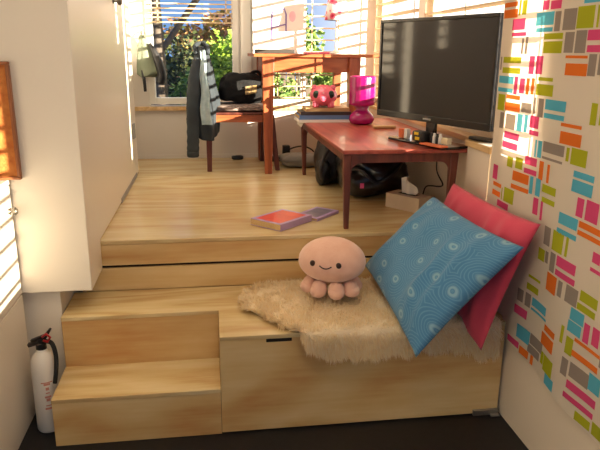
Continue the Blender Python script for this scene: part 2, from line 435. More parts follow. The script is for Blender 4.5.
def window(name, x0, x1, z0, z1, mull=()):
    w = struct(name, loc=((x0 + x1) / 2, YB, z0))
    t = 0.05; f = MB(); y0, y1 = YB - 0.02, YB + 0.06
    f.box(x0, x0 + t, y0, y1, z0, z1); f.box(x1 - t, x1, y0, y1, z0, z1)
    f.box(x0 + t, x1 - t, y0, y1, z0, z0 + t); f.box(x0 + t, x1 - t, y0, y1, z1 - t, z1)
    for x in mull: f.box(x - 0.02, x + 0.02, y0, y1, z0 + t, z1 - t)
    obj('window_frame', f, M['trimwhite'], w, bev=0.003)
    obj('pane', B(x0 + t, x1 - t, YB + 0.025, YB + 0.031, z0 + t, z1 - t), M['glass'], w)
    return w
window('window_1', -0.47, 0.245, 1.135, 2.5)
window('window_2', 0.48, 1.10, 1.12, 2.5, (0.765,))

def side_window(name, o):
    y0, y1, z0, z1 = o; w = struct(name, loc=(1.27, (y0 + y1) / 2, z0))
    t = 0.012 if y1 < 2.58 else 0.03; f = MB(); a, b = (1.262, 1.284) if y1 < 2.58 else (1.39, 1.44)
    f.box(a, b, y0, y0 + t, z0, z1); f.box(a, b, y1 - t, y1, z0, z1)
    f.box(a, b, y0 + t, y1 - t, z0, z0 + t); f.box(a, b, y0 + t, y1 - t, z1 - t, z1)
    obj('window_frame', f, M['trimwhite'], w)
    obj('pane', B(a + 0.01, a + 0.014, y0 + t, y1 - t, z0 + t, z1 - t), M['glass'], w)
for i, o in enumerate(OPEN): side_window('window_%d' % (i + 3), o)

# blinds with wide open slats, one per window
def blind(label, along, c, a, b, z0, z1, depth=0.05, pitch=0.09, tilt=0.0, single=False):
    """slats run along 'y' at x=c or along 'x' at y=c"""
    t = thing('venetian_blind', label, 'blind', (c, (a + b) / 2, z0) if along == 'y' else ((a + b) / 2, c, z0), group=None)
    s = MB(); z = z0; sl = []
    h = depth / 2; th = 0.009
    while z < z1 - 0.03:
        if along == 'y':
            pr = [(c - h, z - th / 2 - tilt * h), (c + h, z - th / 2 + tilt * h), (c + h, z + th / 2 + tilt * h), (c - h, z + th / 2 - tilt * h)]
            s.prism(pr, 'y', a, b)
        else:
            pr = [(c - h, z - th / 2), (c + h, z - th / 2), (c + h, z + th / 2), (c - h, z + th / 2)]
            s.prism(pr, 'x', a, b)
        z += pitch
        if single: obj('slat', s, M['slat'], t); s = MB()
    if not single: obj('slats', s, M['slat'], t)
    if along == 'y':
        obj('headrail', B(c - 0.025, c + 0.025, a, b, z1 - 0.03, z1), M['slat'], t)
        n = max(1, int((b - a) / 0.55))
        for i in range(n + 1):
            y = a + 0.02 + (b - a - 0.04) * i / n
            obj('ladder_tape', B(c - h, c - h + 0.003, y - 0.005, y + 0.005, z0, z1 - 0.03), M['slat'], t)
    else:
        obj('headrail', B(a, b, c - 0.025, c + 0.025, z1 - 0.03, z1), M['slat'], t)
        for x in (a + 0.05, b - 0.05): obj('ladder_tape', B(x - 0.004, x + 0.004, c - h, c - h + 0.003, z0, z1 - 0.03), M['slat'], t)
    return t
blind('tan slatted blind in the side window behind the television', 'y', 1.375, 2.61, 3.91, 1.33, 2.45, depth=0.075)
blind('tan slatted blind in the side window right of the desk', 'y', 1.375, 4.09, 5.09, 1.19, 2.45, depth=0.075)
blind('slatted blind in the back window above the desk', 'x', YB - 0.055, 0.775, 1.09, 1.19, 2.45, depth=0.045)
blind('slatted blind low in the back window behind the desk legs', 'x', YB - 0.055, 0.50, 0.755, 1.19, 1.52, depth=0.045)
blind('raised narrow blind across the top of the tall back window', 'x', YB - 0.05, -0.42, 0.2, 1.76, 2.45, depth=0.025, pitch=0.034)
blind('slatted blind in the side window nearest the camera', 'y', 1.315, 0.33, 0.75, 1.08, 2.05, depth=0.065)
blind('slatted blind in the small window behind the printed cloth', 'y', 1.315, 2.18, 2.45, 1.17, 1.91, depth=0.06)
blind('slatted blind in the slim high side window', 'y', 1.315, 2.285, 2.395, 1.97, 2.29, single=True)

# ------------------------------------------------------------------ plywood joinery
t = thing('plywood_platform', 'raised pale plywood platform floor that carries the tables', 'platform', (0.36, 4.0, 0.0))
obj('deck', MB().prism([(-0.618, YP), (XR - 0.001, YP), (XR - 0.001, 2.871), (1.299, 2.871), (1.299, YB - 0.001), (-0.618, YB - 0.001)], 'z', ZP - 0.02, ZP), M['pine'], t, bev=0.003)
obj('fascia', B(XL - 0.1, XR - 0.002, YP + 0.003, YP + 0.03, ZG + 0.006, ZP - 0.021), M['pine_face'], t, bev=0.002)
obj('shadow_gap', B(XL - 0.1, XR - 0.002, YP + 0.02, YP + 0.03, ZG - 0.008, ZG + 0.006), M['gap'], t)
obj('lower_riser', B(XL - 0.1, XR - 0.002, YP + 0.003, YP + 0.03, ZB + 0.001, ZG - 0.008), M['pine_face'], t, bev=0.002)
obj('support', B(XL - 0.09, XR - 0.01, YP + 0.04, YB - 0.03, 0.001, ZP - 0.021), M['pine_edge'], t)

t = thing('plywood_bench', 'wide plywood pull out bench carrying the rug and cushions', 'bench', (0.62, 2.57, 0.0))
obj('top', MB().prism([(XS, Y2), (XM, Y2), (XM, YF), (XR - 0.003, YF), (XR - 0.003, YP + 0.002), (XS, YP + 0.002)], 'z', ZB - 0.018, ZB), M['pine'], t, bev=0.002)
fp = obj('front_panel', B(XM, XR - 0.012, YF + 0.003, YF + 0.02, 0.008, ZB - 0.0185), M['pine_face'], t, bev=0.002)
obj('handle_slot', B(0.20, 0.305, YF + 0.001, YF + 0.004, 0.413, 0.4265), M['gap'], fp)
obj('side_panel', B(XM, XM + 0.018, YF + 0.021, Y2, Z1 + 0.001, ZB - 0.0185), M['pine_edge'], t)
obj('step_riser', B(XS, XM, Y2 + 0.003, Y2 + 0.02, 0.001, ZB - 0.0185), M['pine_face'], t, bev=0.002)
obj('end_panel', B(XS + 0.001, XS + 0.018, Y2 + 0.021, YP, 0.001, ZB - 0.0185), M['pine_edge'], t)
br = obj('runner_bracket', MB().box(1.115, 1.232, YF - 0.012, YF + 0.002, 0.004, 0.03).box(1.19, 1.232, YF - 0.03, YF - 0.012, 0.004, 0.012), M['steel'], t, bev=0.002)
br['label'] = 'steel runner bracket'

t = thing('plywood_step', 'lowest plywood step beside the white fire extinguisher', 'step', (-0.32, 2.42, 0.0))
obj('tread', B(XS, XM - 0.001, YF, Y2 + 0.002, Z1 - 0.018, Z1), M['pine'], t, bev=0.002)
obj('riser', B(XS + 0.001, XM - 0.001, YF + 0.003, YF + 0.02, 0.002, Z1 - 0.0185), M['pine_face'], t, bev=0.002)
obj('end_panel', B(XS + 0.001, XS + 0.018, YF + 0.021, Y2, 0.002, Z1 - 0.0185), M['pine_face'], t)

# ------------------------------------------------------------------ cupboards on the left
t = thing('tall_cupboard', 'tall glossy white cupboard overhanging the left end of the steps', 'cupboard', (-0.7, 3.5, 0.55))
obj('body', MB().box(-1.6, XL - 0.02, 2.597, 4.55, 0.56, 2.55).box(-1.6, XL, 2.575, 2.597, 0.56, 2.55), M['gloss_white'], t, bev=0.003)
d = obj('door', MB().prism([(2.5975, 0.561), (2.85, 0.561), (2.85, 0.703), (4.46, 0.703), (4.46, 2.54), (2.5975, 2.54)], 'x', XL - 0.02, XL), M['gloss_white'], t, bev=0.002)
k = MB()
for i, y in enumerate((3.72, 3.90)):
    k.lathe([(0.012, 0), (0.012, 0.004), (0.006, 0.008), (0.006, 0.025), (0.018, 0.03), (0.022, 0.04), (0.016, 0.052), (0.0, 0.055)], n=16)
kb = MB().lathe([(0.014, 0), (0.014, 0.004), (0.006, 0.008), (0.006, 0.022), (0.019, 0.028), (0.024, 0.038), (0.017, 0.05), (0.002, 0.053)], n=20)
kb.rot(Matrix.Translation((XL, 3.80, 1.815)) @ Matrix.Rotation(PI / 2, 4, 'Y'))
obj('knob', kb, M['knob'], d, smooth=True)
obj('end_stile', B(XL - 0.02, XL - 0.002, 4.465, 4.55, 0.703, 2.54), M['gloss_white'], t, bev=0.002)
obj('latch', B(XL, XL + 0.01, 4.30, 4.40, 0.97, 1.07), M['grey'], d, bev=0.002)
obj('skirting_strip', B(XL - 0.02, XL + 0.004, 3.60, 4.40, ZP + 0.001, ZP + 0.03), M['grey'], t)

t = thing('low_cupboard', 'low white cupboard at the left edge with small round knob', 'cupboard', (-1.2, 1.9, 0.0))
XN = -0.80
obj('body', B(-1.7, XN - 0.02, 1.0, 2.57, 0.0, 1.03), M['white'], t)
obj('worktop', B(-1.7, XN + 0.002, 1.0, 2.572, 1.03, 1.05), M['gloss_white'], t, bev=0.003)
d = obj('door', B(XN - 0.02, XN, 1.75, 2.565, 0.565, 1.026), M['gloss_white'], t, bev=0.003)
kb = MB().lathe([(0.012, 0), (0.012, 0.004), (0.005, 0.006), (0.005, 0.014), (0.013, 0.018), (0.016, 0.026), (0.010, 0.034), (0.001, 0.036)], n=18)
kb.rot(Matrix.Translation((XN, 2.52, 0.93)) @ Matrix.Rotation(PI / 2, 4, 'Y'))
obj('knob', kb, M['knob'], d, smooth=True)
obj('drawer_front', B(XN - 0.02, XN, 1.75, 2.565, 0.002, 0.558), M['gloss_white'], t, bev=0.003)

t = thing('cork_board', 'orange cork pin board with brown frame at left edge', 'pin board', (-1.0, 2.55, 1.05))
f = MB(); x0, x1, z0, z1 = -1.2, -0.747, 1.052, 1.505
y0, y1 = 2.54, 2.568
f.box(x0, x1, y0, y1, z0, z0 + 0.012); f.box(x0, x1, y0, y1, z1 - 0.012, z1)
f.box(x0, x0 + 0.012, y0, y1, z0 + 0.012, z1 - 0.012); f.box(x1 - 0.012, x1, y0, y1, z0 + 0.012, z1 - 0.012)
obj('frame', f, M['corkframe'], t, bev=0.003)
obj('cork_sheet', B(x0 + 0.012, x1 - 0.012, 2.555, 2.57, z0 + 0.012, z1 - 0.012), M['cork'], t)
obj('pinned_note', MB().box(-0.86, -0.80, 2.552, 2.5545, 1.36, 1.46).box(-0.93, -0.865, 2.552, 2.5545, 1.38, 1.455), M['cover_tan'], t)

# ------------------------------------------------------------------ fire extinguisher
c = (-0.712, 2.44, 0.0)
t = thing('fire_extinguisher', 'small white fire extinguisher with black valve beside bottom step', 'fire extinguisher', c)
obj('cylinder', MB().lathe([(0.046, 0.0), (0.05, 0.008), (0.05, 0.285), (0.047, 0.315), (0.038, 0.34), (0.024, 0.355), (0.02, 0.36), (0.02, 0.372), (0.0, 0.372)], c, 36), M['ext_white'], t, smooth=True)
lb = MB()
def on_cyl(a0, a1, z0, z1, r=0.0505, n=6):
    lb.grid(lambda u, v: (c[0] + r * math.cos(a0 + (a1 - a0) * u), c[1] + r * math.sin(a0 + (a1 - a0) * u), z0 + (z1 - z0) * v), n, 1)
for k, (z, w) in enumerate(((0.232, 0.9), (0.222, 0.5), (0.20, 0.25), (0.185, 0.3), (0.165, 0.5), (0.15, 0.3), (0.128, 0.45), (0.112, 0.6))):
    on_cyl(-1.45 - w / 2 + 0.25, -1.45 + w / 2 + 0.25, z, z + 0.005 + 0.004 * (k % 3))
obj('printed_label', lb, M['print_red'], t)
obj('valve', MB().lathe([(0.021, 0.368), (0.021, 0.392), (0.015, 0.396), (0.015, 0.412), (0.0, 0.412)], c, 20), M['black'], t, smooth=False)
obj('lever', MB().prism([(-0.745, 0.398), (-0.69, 0.408), (-0.665, 0.45), (-0.672, 0.456), (-0.695, 0.43), (-0.752, 0.408)], 'y', 2.43, 2.45), M['black'], t, bev=0.003)
obj('handle', MB().prism([(-0.76, 0.378), (-0.695, 0.396), (-0.695, 0.408), (-0.765, 0.392)], 'y', 2.428, 2.452), M['black'], t, bev=0.003)
obj('safety_pin', MB().tube([(-0.70, 2.424, 0.425), (-0.682, 2.42, 0.44), (-0.668, 2.42, 0.424), (-0.68, 2.422, 0.404), (-0.698, 2.424, 0.41)], 0.005), M['red'], t, smooth=True)
obj('hose', MB().tube(catmull([(-0.695, 2.44, 0.40), (-0.668, 2.435, 0.39), (-0.655, 2.425, 0.34), (-0.655, 2.405, 0.28), (-0.662, 2.395, 0.23)], 6), 0.009), M['black_matte'], t, smooth=True)

# ------------------------------------------------------------------ printed cotton hanging on the right wall
FAB = (1.2, 2.58, 0.33, 1.93)
def fab_bottom(y):
    if y < YF + 0.02: return 0.318 + (y - 1.6) * 0.085
    return 0.46
def fab_x(y, z):
    w = 0.007 * math.sin(y * 9 + z * 2.2) + 0.005 * math.sin(y * 17 - z * 4)
    k = max(0.0, min(1.0, (1.3 - z) / 0.9))
    return XR - 0.0165 - 0.3 * 0.012 * (1 + math.sin(y * 5)) * k + w * (0.35 + 0.65 * k)
fab = MB()
NY, NZ = 70, 70
def fpos(u, v):
    y = FAB[0] + (FAB[1] - FAB[0]) * u; zb = fab_bottom(y); z = zb + (FAB[3] - zb) * v
    return (fab_x(y, z), y, z)
fab.grid(fpos, NY, NZ, 0)
# camera-independent pattern list in wall metres (y of left edge, z of top, y of right edge, z of bottom)
PATTERN = [(1, 2.461, 1.733, 2.571, 1.751), (1, 2.453, 1.69, 2.572, 1.723), (2, 2.431, 1.696, 2.447, 1.754), (2, 2.384, 1.697, 2.421, 1.751), (3, 2.21, 1.705, 2.257, 1.738), 
           (3, 2.128, 1.704, 2.199, 1.733), (4, 2.167, 1.651, 2.299, 1.697), (4, 2.169, 1.628, 2.292, 1.643), (5, 2.123, 1.628, 2.16, 1.695), (5, 2.033, 1.63, 2.107, 1.7), 
           (2, 1.936, 1.633, 2.029, 1.703), (2, 1.909, 1.633, 1.921, 1.702), (4, 1.903, 1.711, 2.001, 1.731), (3, 2.384, 1.641, 2.488, 1.684), (3, 2.368, 1.617, 2.484, 1.632), 
           (5, 2.378, 1.549, 2.395, 1.608), (5, 2.346, 1.549, 2.366, 1.614), (2, 2.098, 1.601, 2.224, 1.622), (2, 2.096, 1.553, 2.221, 1.594), (5, 2.032, 1.555, 2.084, 1.623), 
           (5, 1.964, 1.554, 2.023, 1.627), (3, 1.878, 1.594, 1.96, 1.627), (3, 1.868, 1.557, 1.955, 1.579), (2, 2.383, 1.513, 2.541, 1.537), (2, 2.382, 1.472, 2.541, 1.495), 
           (5, 2.554, 1.484, 2.568, 1.537), (3, 2.277, 1.475, 2.318, 1.542), (3, 2.213, 1.477, 2.265, 1.543), (1, 1.945, 1.537, 2.068, 1.546), (1, 1.94, 1.48, 2.062, 1.52), 
           (5, 1.894, 1.482, 1.937, 1.551), (5, 1.848, 1.487, 1.882, 1.551), (4, 2.428, 1.431, 2.567, 1.46), (4, 2.426, 1.395, 2.568, 1.412), (3, 2.391, 1.391, 2.421, 1.462), 
           (3, 2.334, 1.398, 2.375, 1.457), (1, 2.298, 1.397, 2.323, 1.459), (1, 2.26, 1.4, 2.284, 1.461), (2, 2.13, 1.454, 2.237, 1.467), (2, 2.122, 1.401, 2.244, 1.442), 
           (2, 2.49, 1.318, 2.559, 1.385), (1, 2.359, 1.371, 2.48, 1.388), (1, 2.351, 1.324, 2.485, 1.357), (5, 2.264, 1.328, 2.343, 1.365), (5, 2.234, 1.329, 2.25, 1.391), 
           (5, 2.176, 1.321, 2.215, 1.39), (4, 2.031, 1.354, 2.166, 1.391), (4, 2.033, 1.323, 2.168, 1.341), (2, 1.853, 1.328, 1.888, 1.399), (2, 1.821, 1.332, 1.837, 1.4), 
           (5, 2.483, 1.245, 2.522, 1.311), (5, 2.377, 1.25, 2.463, 1.311), (4, 2.321, 1.251, 2.362, 1.319), (4, 2.281, 1.253, 2.306, 1.32), (3, 2.199, 1.276, 2.266, 1.322), 
           (3, 2.193, 1.249, 2.262, 1.267), (1, 1.927, 1.306, 2.048, 1.318), (1, 1.92, 1.246, 2.045, 1.289), (3, 2.333, 1.211, 2.464, 1.239), (3, 2.337, 1.171, 2.472, 1.198), 
           (4, 2.196, 1.17, 2.209, 1.236), (4, 2.158, 1.172, 2.188, 1.236), (5, 2.008, 1.2, 2.15, 1.239), (5, 2.012, 1.174, 2.151, 1.183), (2, 1.977, 1.19, 1.995, 1.238), 
           (2, 1.875, 1.185, 1.966, 1.242), (2, 2.358, 1.099, 2.407, 1.141), (2, 2.283, 1.104, 2.337, 1.149), (3, 2.183, 1.133, 2.27, 1.165), (3, 2.179, 1.098, 2.269, 1.118), 
           (1, 2.132, 1.092, 2.163, 1.163), (1, 2.087, 1.09, 2.105, 1.159), (3, 2.493, 1.022, 2.542, 1.085), (1, 2.229, 1.053, 2.348, 1.092), (1, 2.223, 1.019, 2.353, 1.037), 
           (1, 2.44, 0.995, 2.528, 1.012), (1, 2.444, 0.954, 2.529, 0.977), (2, 2.423, 0.951, 2.432, 1.002), (2, 2.321, 0.951, 2.407, 1.011), (4, 2.196, 1.025, 2.219, 1.093), 
           (4, 2.141, 1.026, 2.176, 1.094), (2, 2.03, 1.052, 2.128, 1.082), (2, 2.029, 1.014, 2.123, 1.034), (3, 2.145, 0.953, 2.181, 1.018), (3, 2.11, 0.942, 2.127, 1.015), 
           (3, 2.357, 0.917, 2.467, 0.944), (4, 1.817, 1.146, 1.937, 1.168), (4, 1.818, 1.096, 1.938, 1.138), (3, 1.854, 1.019, 1.894, 1.084), (3, 1.766, 1.019, 1.841, 1.088), 
           (4, 1.873, 0.968, 1.99, 1.009), (4, 1.869, 0.933, 1.993, 0.951), (1, 1.735, 0.987, 1.866, 1.009), (1, 1.728, 0.96, 1.868, 0.977), (5, 2.032, 0.862, 2.079, 0.933), 
           (2, 1.94, 0.861, 2.014, 0.936), (2, 1.908, 0.863, 1.924, 0.935), (5, 1.977, 0.778, 2.015, 0.851), (5, 2.031, 0.796, 2.055, 0.841), (2, 2.06, 0.792, 2.109, 0.839), 
           (3, 1.844, 0.815, 1.967, 0.853), (3, 1.838, 0.78, 1.967, 0.802), (3, 1.718, 0.897, 1.763, 0.933), (3, 1.707, 0.866, 1.767, 0.879), (1, 1.947, 0.701, 2.024, 0.771), 
           (5, 1.905, 0.711, 1.934, 0.77), (5, 1.809, 0.713, 1.881, 0.775), (2, 1.698, 0.749, 1.798, 0.786), (2, 1.703, 0.715, 1.806, 0.739), (2, 2.071, 0.7, 2.159, 0.711), 
           (2, 2.079, 0.648, 2.163, 0.675), (5, 2.178, 0.579, 2.218, 0.631), (5, 2.126, 0.577, 2.164, 0.633), (4, 2.0, 0.596, 2.116, 0.63), (4, 1.991, 0.577, 2.118, 0.587), 
           (3, 2.139, 0.52, 2.23, 0.557), (4, 1.757, 0.665, 1.834, 0.709), (3, 2.169, 0.378, 2.263, 0.406), (1, 2.095, 0.36, 2.163, 0.4), (1, 2.056, 0.359, 2.078, 0.401), 
           (4, 2.1, 0.425, 2.196, 0.483), (5, 1.994, 0.441, 2.097, 0.485), (5, 2.012, 0.402, 2.107, 0.436), (1, 1.908, 0.485, 2.013, 0.535), (1, 1.907, 0.545, 1.997, 0.57), 
           (2, 1.974, 0.409, 1.999, 0.46), (2, 1.891, 0.395, 1.972, 0.46), (4, 1.871, 0.353, 1.945, 0.396), (4, 1.877, 0.316, 1.968, 0.348), (2, 1.852, 0.56, 1.871, 0.626), 
           (2, 1.792, 0.538, 1.833, 0.602), (4, 1.763, 0.621, 1.838, 0.662), (3, 1.719, 0.619, 1.751, 0.688), (3, 1.665, 0.63, 1.704, 0.694), (1, 1.648, 0.601, 1.789, 0.614), 
           (1, 1.653, 0.546, 1.794, 0.568), (5, 1.801, 0.455, 1.838, 0.52), (5, 1.689, 0.469, 1.79, 0.523), (4, 1.629, 0.475, 1.69, 0.536), (3, 1.641, 0.423, 1.794, 0.453), 
           (3, 1.646, 0.382, 1.803, 0.403), (2, 1.654, 0.333, 1.732, 0.367), (2, 1.594, 0.333, 1.644, 0.38)]
rp = random.Random(21)
for iy in range(14):                       # the same print carries on towards the unseen end and top of the cloth
    for iz in range(14):
        y = 1.21 + iy * 0.115; z = 0.34 + iz * 0.118
        if not (y + 0.10 < 1.60 + (z - 0.324) * 0.225 or z > 1.80) or rp.random() < 0.35: continue
        ci = rp.randint(1, 5); w_ = 0.095
        if rp.random() < 0.5: PATTERN += [(ci, y, z + w_, y + w_, z + 0.04), (ci, y, z + 0.03, y + w_, z)]
        else: PATTERN += [(ci, y, z + w_, y + 0.055, z), (ci, y + 0.065, z + w_, y + w_, z)]
for ci, ya, za, yb, zb_ in PATTERN:
    ya, yb = min(ya, yb), max(ya, yb); za, zb_ = min(za, zb_), max(za, zb_)
    ya = max(ya, FAB[0] + .002); yb = min(yb, FAB[1] - .002)
    za = max(za, fab_bottom((ya + yb) / 2) + 0.004)
    if yb - ya < 0.003 or zb_ - za < 0.004: continue
    ny = max(1, int((yb - ya) / 0.02)); nz = max(1, int((zb_ - za) / 0.02))
    fab.grid(lambda u, v: (fab_x(ya + (yb - ya) * u, za + (zb_ - za) * v) - 0.0012, ya + (yb - ya) * u, za + (zb_ - za) * v), ny, nz, ci)
FM = [cloth_translucent('cotton_white', (236, 226, 210)), cloth_translucent('cotton_orange', (240, 132, 58)),
      cloth_translucent('cotton_lime', (188, 192, 54)), cloth_translucent('cotton_pink', (230, 92, 142)),
      cloth_translucent('cotton_blue', (104, 194, 220)), cloth_translucent('cotton_grey', (164, 152, 142))]
o = obj('wall_hanging', fab, FM, smooth=True)
tag(o, 'white cotton wall hanging printed with coloured blocks on right wall', 'wall hanging')

# ------------------------------------------------------------------ sheepskin rug
def ledge(x):                     # how far the pelt hangs / ends at the front for a given x: returns (y_front, drop)
    pts = [(0.12, 2.60, 0), (0.16, 2.50, 0), (0.2, 2.44, 0), (0.27, 2.34, 0), (0.33, 2.285, 0.0), (0.36, 2.27, 0.05), (0.42, 2.27, 0.085), (0.55, 2.27, 0.11),
           (0.66, 2.27, 0.105), (0.78, 2.27, 0.09), (0.94, 2.27, 0.085), (1.05, 2.27, 0.11), (1.14, 2.27, 0.145), (1.20, 2.27, 0.13)]
    if x <= pts[0][0]: return pts[0][1:]
    for a, b in zip(pts, pts[1:]):
        if x <= b[0]:
            k = (x - a[0]) / (b[0] - a[0]); return a[1] + (b[1] - a[1]) * k, a[2] + (b[2] - a[2]) * k
    return pts[-1][1:]
def back(x):
    pts = [(0.12, 2.64), (0.15, 2.75), (0.2, 2.82), (0.3, 2.835), (1.2, 2.83)]
    for a, b in zip(pts, pts[1:]):
        if x <= b[0]:
            k = (x - a[0]) / (b[0] - a[0]); return a[1] + (b[1] - a[1]) * k
    return pts[-1][1]
def rug_pt(u, v, h=0.012):
    x = 0.12 + (1.195 - 0.12) * u
    yf, dr = ledge(x); yb_ = back(x); dr += (0.035 * noise.noise((x * 16, 2.0, 0)) + 0.014 * noise.noise((x * 50, 5.0, 0))) * min(1, dr / 0.05); flat = yb_ - yf; tot = flat + dr
    s = v * tot
    hh = h + 0.008 * noise.noise((x * 9, s * 9, 0))
    if s < flat - 0.02 or dr < 0.01:
        y = yb_ - s; return Vector((x, y, ZB + 0.004 + hh)), Vector((0, 0, 1))
    if s < flat + 0.02:
        a = (s - (flat - 0.02)) / 0.04 * PI / 2; r = 0.02 + hh
        return Vector((x, yf + 0.02 - r * math.sin(a) , ZB - 0.016 + r * math.cos(a))), Vector((0, -math.sin(a), math.cos(a)))
    return Vector((x, yf - hh, ZB - 0.016 - (s - flat - 0.02))), Vector((0, -1, 0))
t = thing('sheepskin_rug', 'shaggy cream sheepskin draped over the bench front edge', 'rug', (0.65, 2.5, ZB))
sk = MB(); sk.grid(lambda u, v: rug_pt(u, v)[0], 80, 60)
obj('skin', sk, M['fur_base'], t, smooth=True)
fur = MB(); rnd = random.Random(3)
cl = [(rnd.random(), rnd.random(), rnd.uniform(-1, 1), rnd.uniform(-1, 1)) for _ in range(700)]
for i in range(42000):
    u = rnd.random(); v = rnd.random()
    if rnd.random() < 0.12: v = 1 - 0.04 * rnd.random()
    if rnd.random() < 0.05: u = 0.03 * rnd.random()
    p, n = rug_pt(u, v, 0.006)
    q = noise.noise_vector((p.x * 14, p.y * 14, p.z * 14)); q2 = noise.noise_vector((p.x * 45, p.y * 45, p.z * 45 + 7))
    side = Vector((q.x, q.y, q.z)) * 1.0 + Vector((q2.x, q2.y, q2.z)) * 0.6
    side += Vector((rnd.uniform(-1, 1), rnd.uniform(-1, 1), rnd.uniform(-1, 1))) * 0.28
    if v > 0.9: side += Vector((0, -0.7, -0.6 if n.z < 0.5 else -0.1))
    if u < 0.05: side += Vector((-0.8, 0, 0))
    if v < 0.04: side += Vector((0, 0.5, 0))
    if n.z < 0.7: side += Vector((0.9 * noise.noise((p.x * 30, p.z * 20, 3)), -0.35, -0.75))
    top_ = n.z > 0.7 and v < 0.88
    d = (n * (0.55 if top_ else 0.7) + side * 0.85).normalized(); L_ = rnd.uniform(0.016, 0.03) if top_ else rnd.uniform(0.024, 0.048)
    w = d.cross(Vector((rnd.uniform(-1, 1), rnd.uniform(-1, 1), rnd.uniform(-1, 1)))).normalized() * rnd.uniform(0.0009, 0.0017)
    b_ = (d + side * 0.5 - n * 0.2).normalized()
    m1 = p + d * L_ * 0.55; m2 = m1 + b_ * L_ * 0.5
    if n.z > 0.7 and p.y > YF + 0.02:
        m1.z = max(m1.z, ZB + 0.004); m2.z = max(m2.z, ZB + 0.003)
    m1.y = min(m1.y, YP - 0.004); m2.y = min(m2.y, YP - 0.004); m1.x = min(m1.x, 1.222); m2.x = min(m2.x, 1.222)
    fur.add([p - w, p + w, m1 + w * 0.8, m1 - w * 0.8, m2], [(0, 1, 2, 3), (3, 2, 4)])
obj('wool_pile', fur, M['fur'], t)['kind'] = 'stuff'

# ------------------------------------------------------------------ octopus plush
oc = Vector((0.527, 2.60, 0.488))
t = thing('octopus_plush', 'round peach octopus soft toy with smiling face on rug', 'soft toy', tuple(oc), rz=-0.42)
def body_warp(v):
    k = v.z - 0.165
    f = 1.0 + (0.10 * -k / 0.1 if k < 0 else -0.05 * k / 0.1)
    return Vector((v.x * f, v.y * f, v.z if k > -0.082 else 0.083 + (v.z - 0.083) * 0.5))
obj('body', MB().ball((0, 0, 0.164), (0.152, 0.128, 0.1), 40, 24, warp=body_warp), M['plush'], t, local=True, smooth=True)
for i in range(8):
    a = -PI / 2 + (i + 0.5) * PI / 4
    rx, ry = 0.100, 0.082
    x, y = rx * math.cos(a), ry * math.sin(a)
    def tw(v, x=x, y=y): return Vector(v)
    obj('tentacle', MB().ball((x, y, 0.046), (0.036, 0.036, 0.04), 20, 14).ball((x * 1.08, y * 1.1, 0.036), (0.037, 0.037, 0.03), 18, 12), M['plush'], t, local=True, smooth=True)
def face_pt(x, z, lift=0.0):
    k = z - 0.164; f = 1.0 + (0.10 * -k / 0.1 if k < 0 else -0.05 * k / 0.1)
    q = 1 - (x / (0.152 * f)) ** 2 - (k / 0.1) ** 2
    return Vector((x, -(0.128 * f) * math.sqrt(max(0, q)) - lift, z))
for x in (-0.060, 0.056):
    p = face_pt(x, 0.176)
    obj('eye', MB().ball(tuple(p), (0.0125, 0.007, 0.0135), 18, 12), M['eye'], t, local=True, smooth=True)
obj('mouth', MB().tube([face_pt(-0.027 + 0.054 * i / 10, 0.171 - 0.011 * (1 - ((i - 5) / 5) ** 2), 0.001) for i in range(11)], 0.0028, 8), M['eye'], t, local=True, smooth=True)

# ------------------------------------------------------------------ cushions
def cushion(name, A, Bc, C, D, front, backd, m, label, seed, pinch=0.06, parent=None, wr=0.010, wk=1.0):
    """corners A(bottom far) B(bottom near) C(top near) D(top far); front/back bulge"""
    A, Bc, C, D = map(Vector, (A, Bc, C, D))
    n = ((Bc - A).cross(D - A)).normalized()
    if n.x > 0: n = -n
    N = 56; mb = MB(); uv = []
    def prof(u, v):
        a = max(0.0, 1 - abs(2 * u - 1) ** 2.6); b = max(0.0, 1 - abs(2 * v - 1) ** 2.6)
        return (a * b) ** 0.42
    def pos(u, v, s):
        uu = u + pinch * math.sin(PI * u * 2) * 0.0; vv = v
        # concave edges between pointed corners
        cu = 4 * u * (1 - u); cv = 4 * v * (1 - v)
        u2 = u + (0.5 - u) * pinch * cv; v2 = v + (0.5 - v) * pinch * cu
        p = (A * (1 - u2) + Bc * u2) * (1 - v2) + (D * (1 - u2) + C * u2) * v2
        h = prof(u, v)
        q = noise.noise((u * 3 + seed, v * 3, seed)) * wr * 1.4 + noise.noise((u * 7 + seed, v * 4 + seed, 1.0)) * wr
        # radiating creases near the edges
        e = 1 - h
        for uc, sl_, am in ((0.9, -0.10, 0.012), (0.80, -0.16, 0.009), (0.68, 0.10, 0.005), (0.12, 0.1, 0.008)):
            q += 1.8 * wk * am * math.exp(-((u - uc - sl_ * v) / 0.035) ** 2) * min(1, 4 * v * (1 - v) + 0.2)
        q += math.sin((u * 17 + v * 5 + seed) * 1.3) * 0.004 * e * h * 4
        r_ = p + n * ((front if s > 0 else -backd) * h + q * h * (1 if s > 0 else 0.3))
        r_.z = max(r_.z, ZB + 0.03 - max(0.0, YF - 0.005 - r_.y) * 2.0)      # the bench carries it
        return r_
    for s in (1, -1):
        o_ = len(mb.v)
        mb.grid(lambda u, v: pos(u, v, s), N, N)
        uv += [(i / N, j / N) for j in range(N + 1) for i in range(N + 1)]
    mb.uv = uv
    o = obj(name, mb, m, parent, smooth=True)
    bm = bmesh.new(); bm.from_mesh(o.data); bmesh.ops.remove_doubles(bm, verts=bm.verts, dist=0.0004)
    bmesh.ops.recalc_face_normals(bm, faces=bm.faces); bm.to_mesh(o.data); bm.free()
    return o
o = cushion('cushion', (0.735, 2.80, 0.54), (0.765, 2.09, 0.41), (1.125, 2.02, 0.868), (1.025, 2.70, 0.905), 0.085, 0.05, M['blue_cloth'], '', 2.0)
tag(o, 'large blue cushion patterned with pale rings, leaning in front', 'cushion')
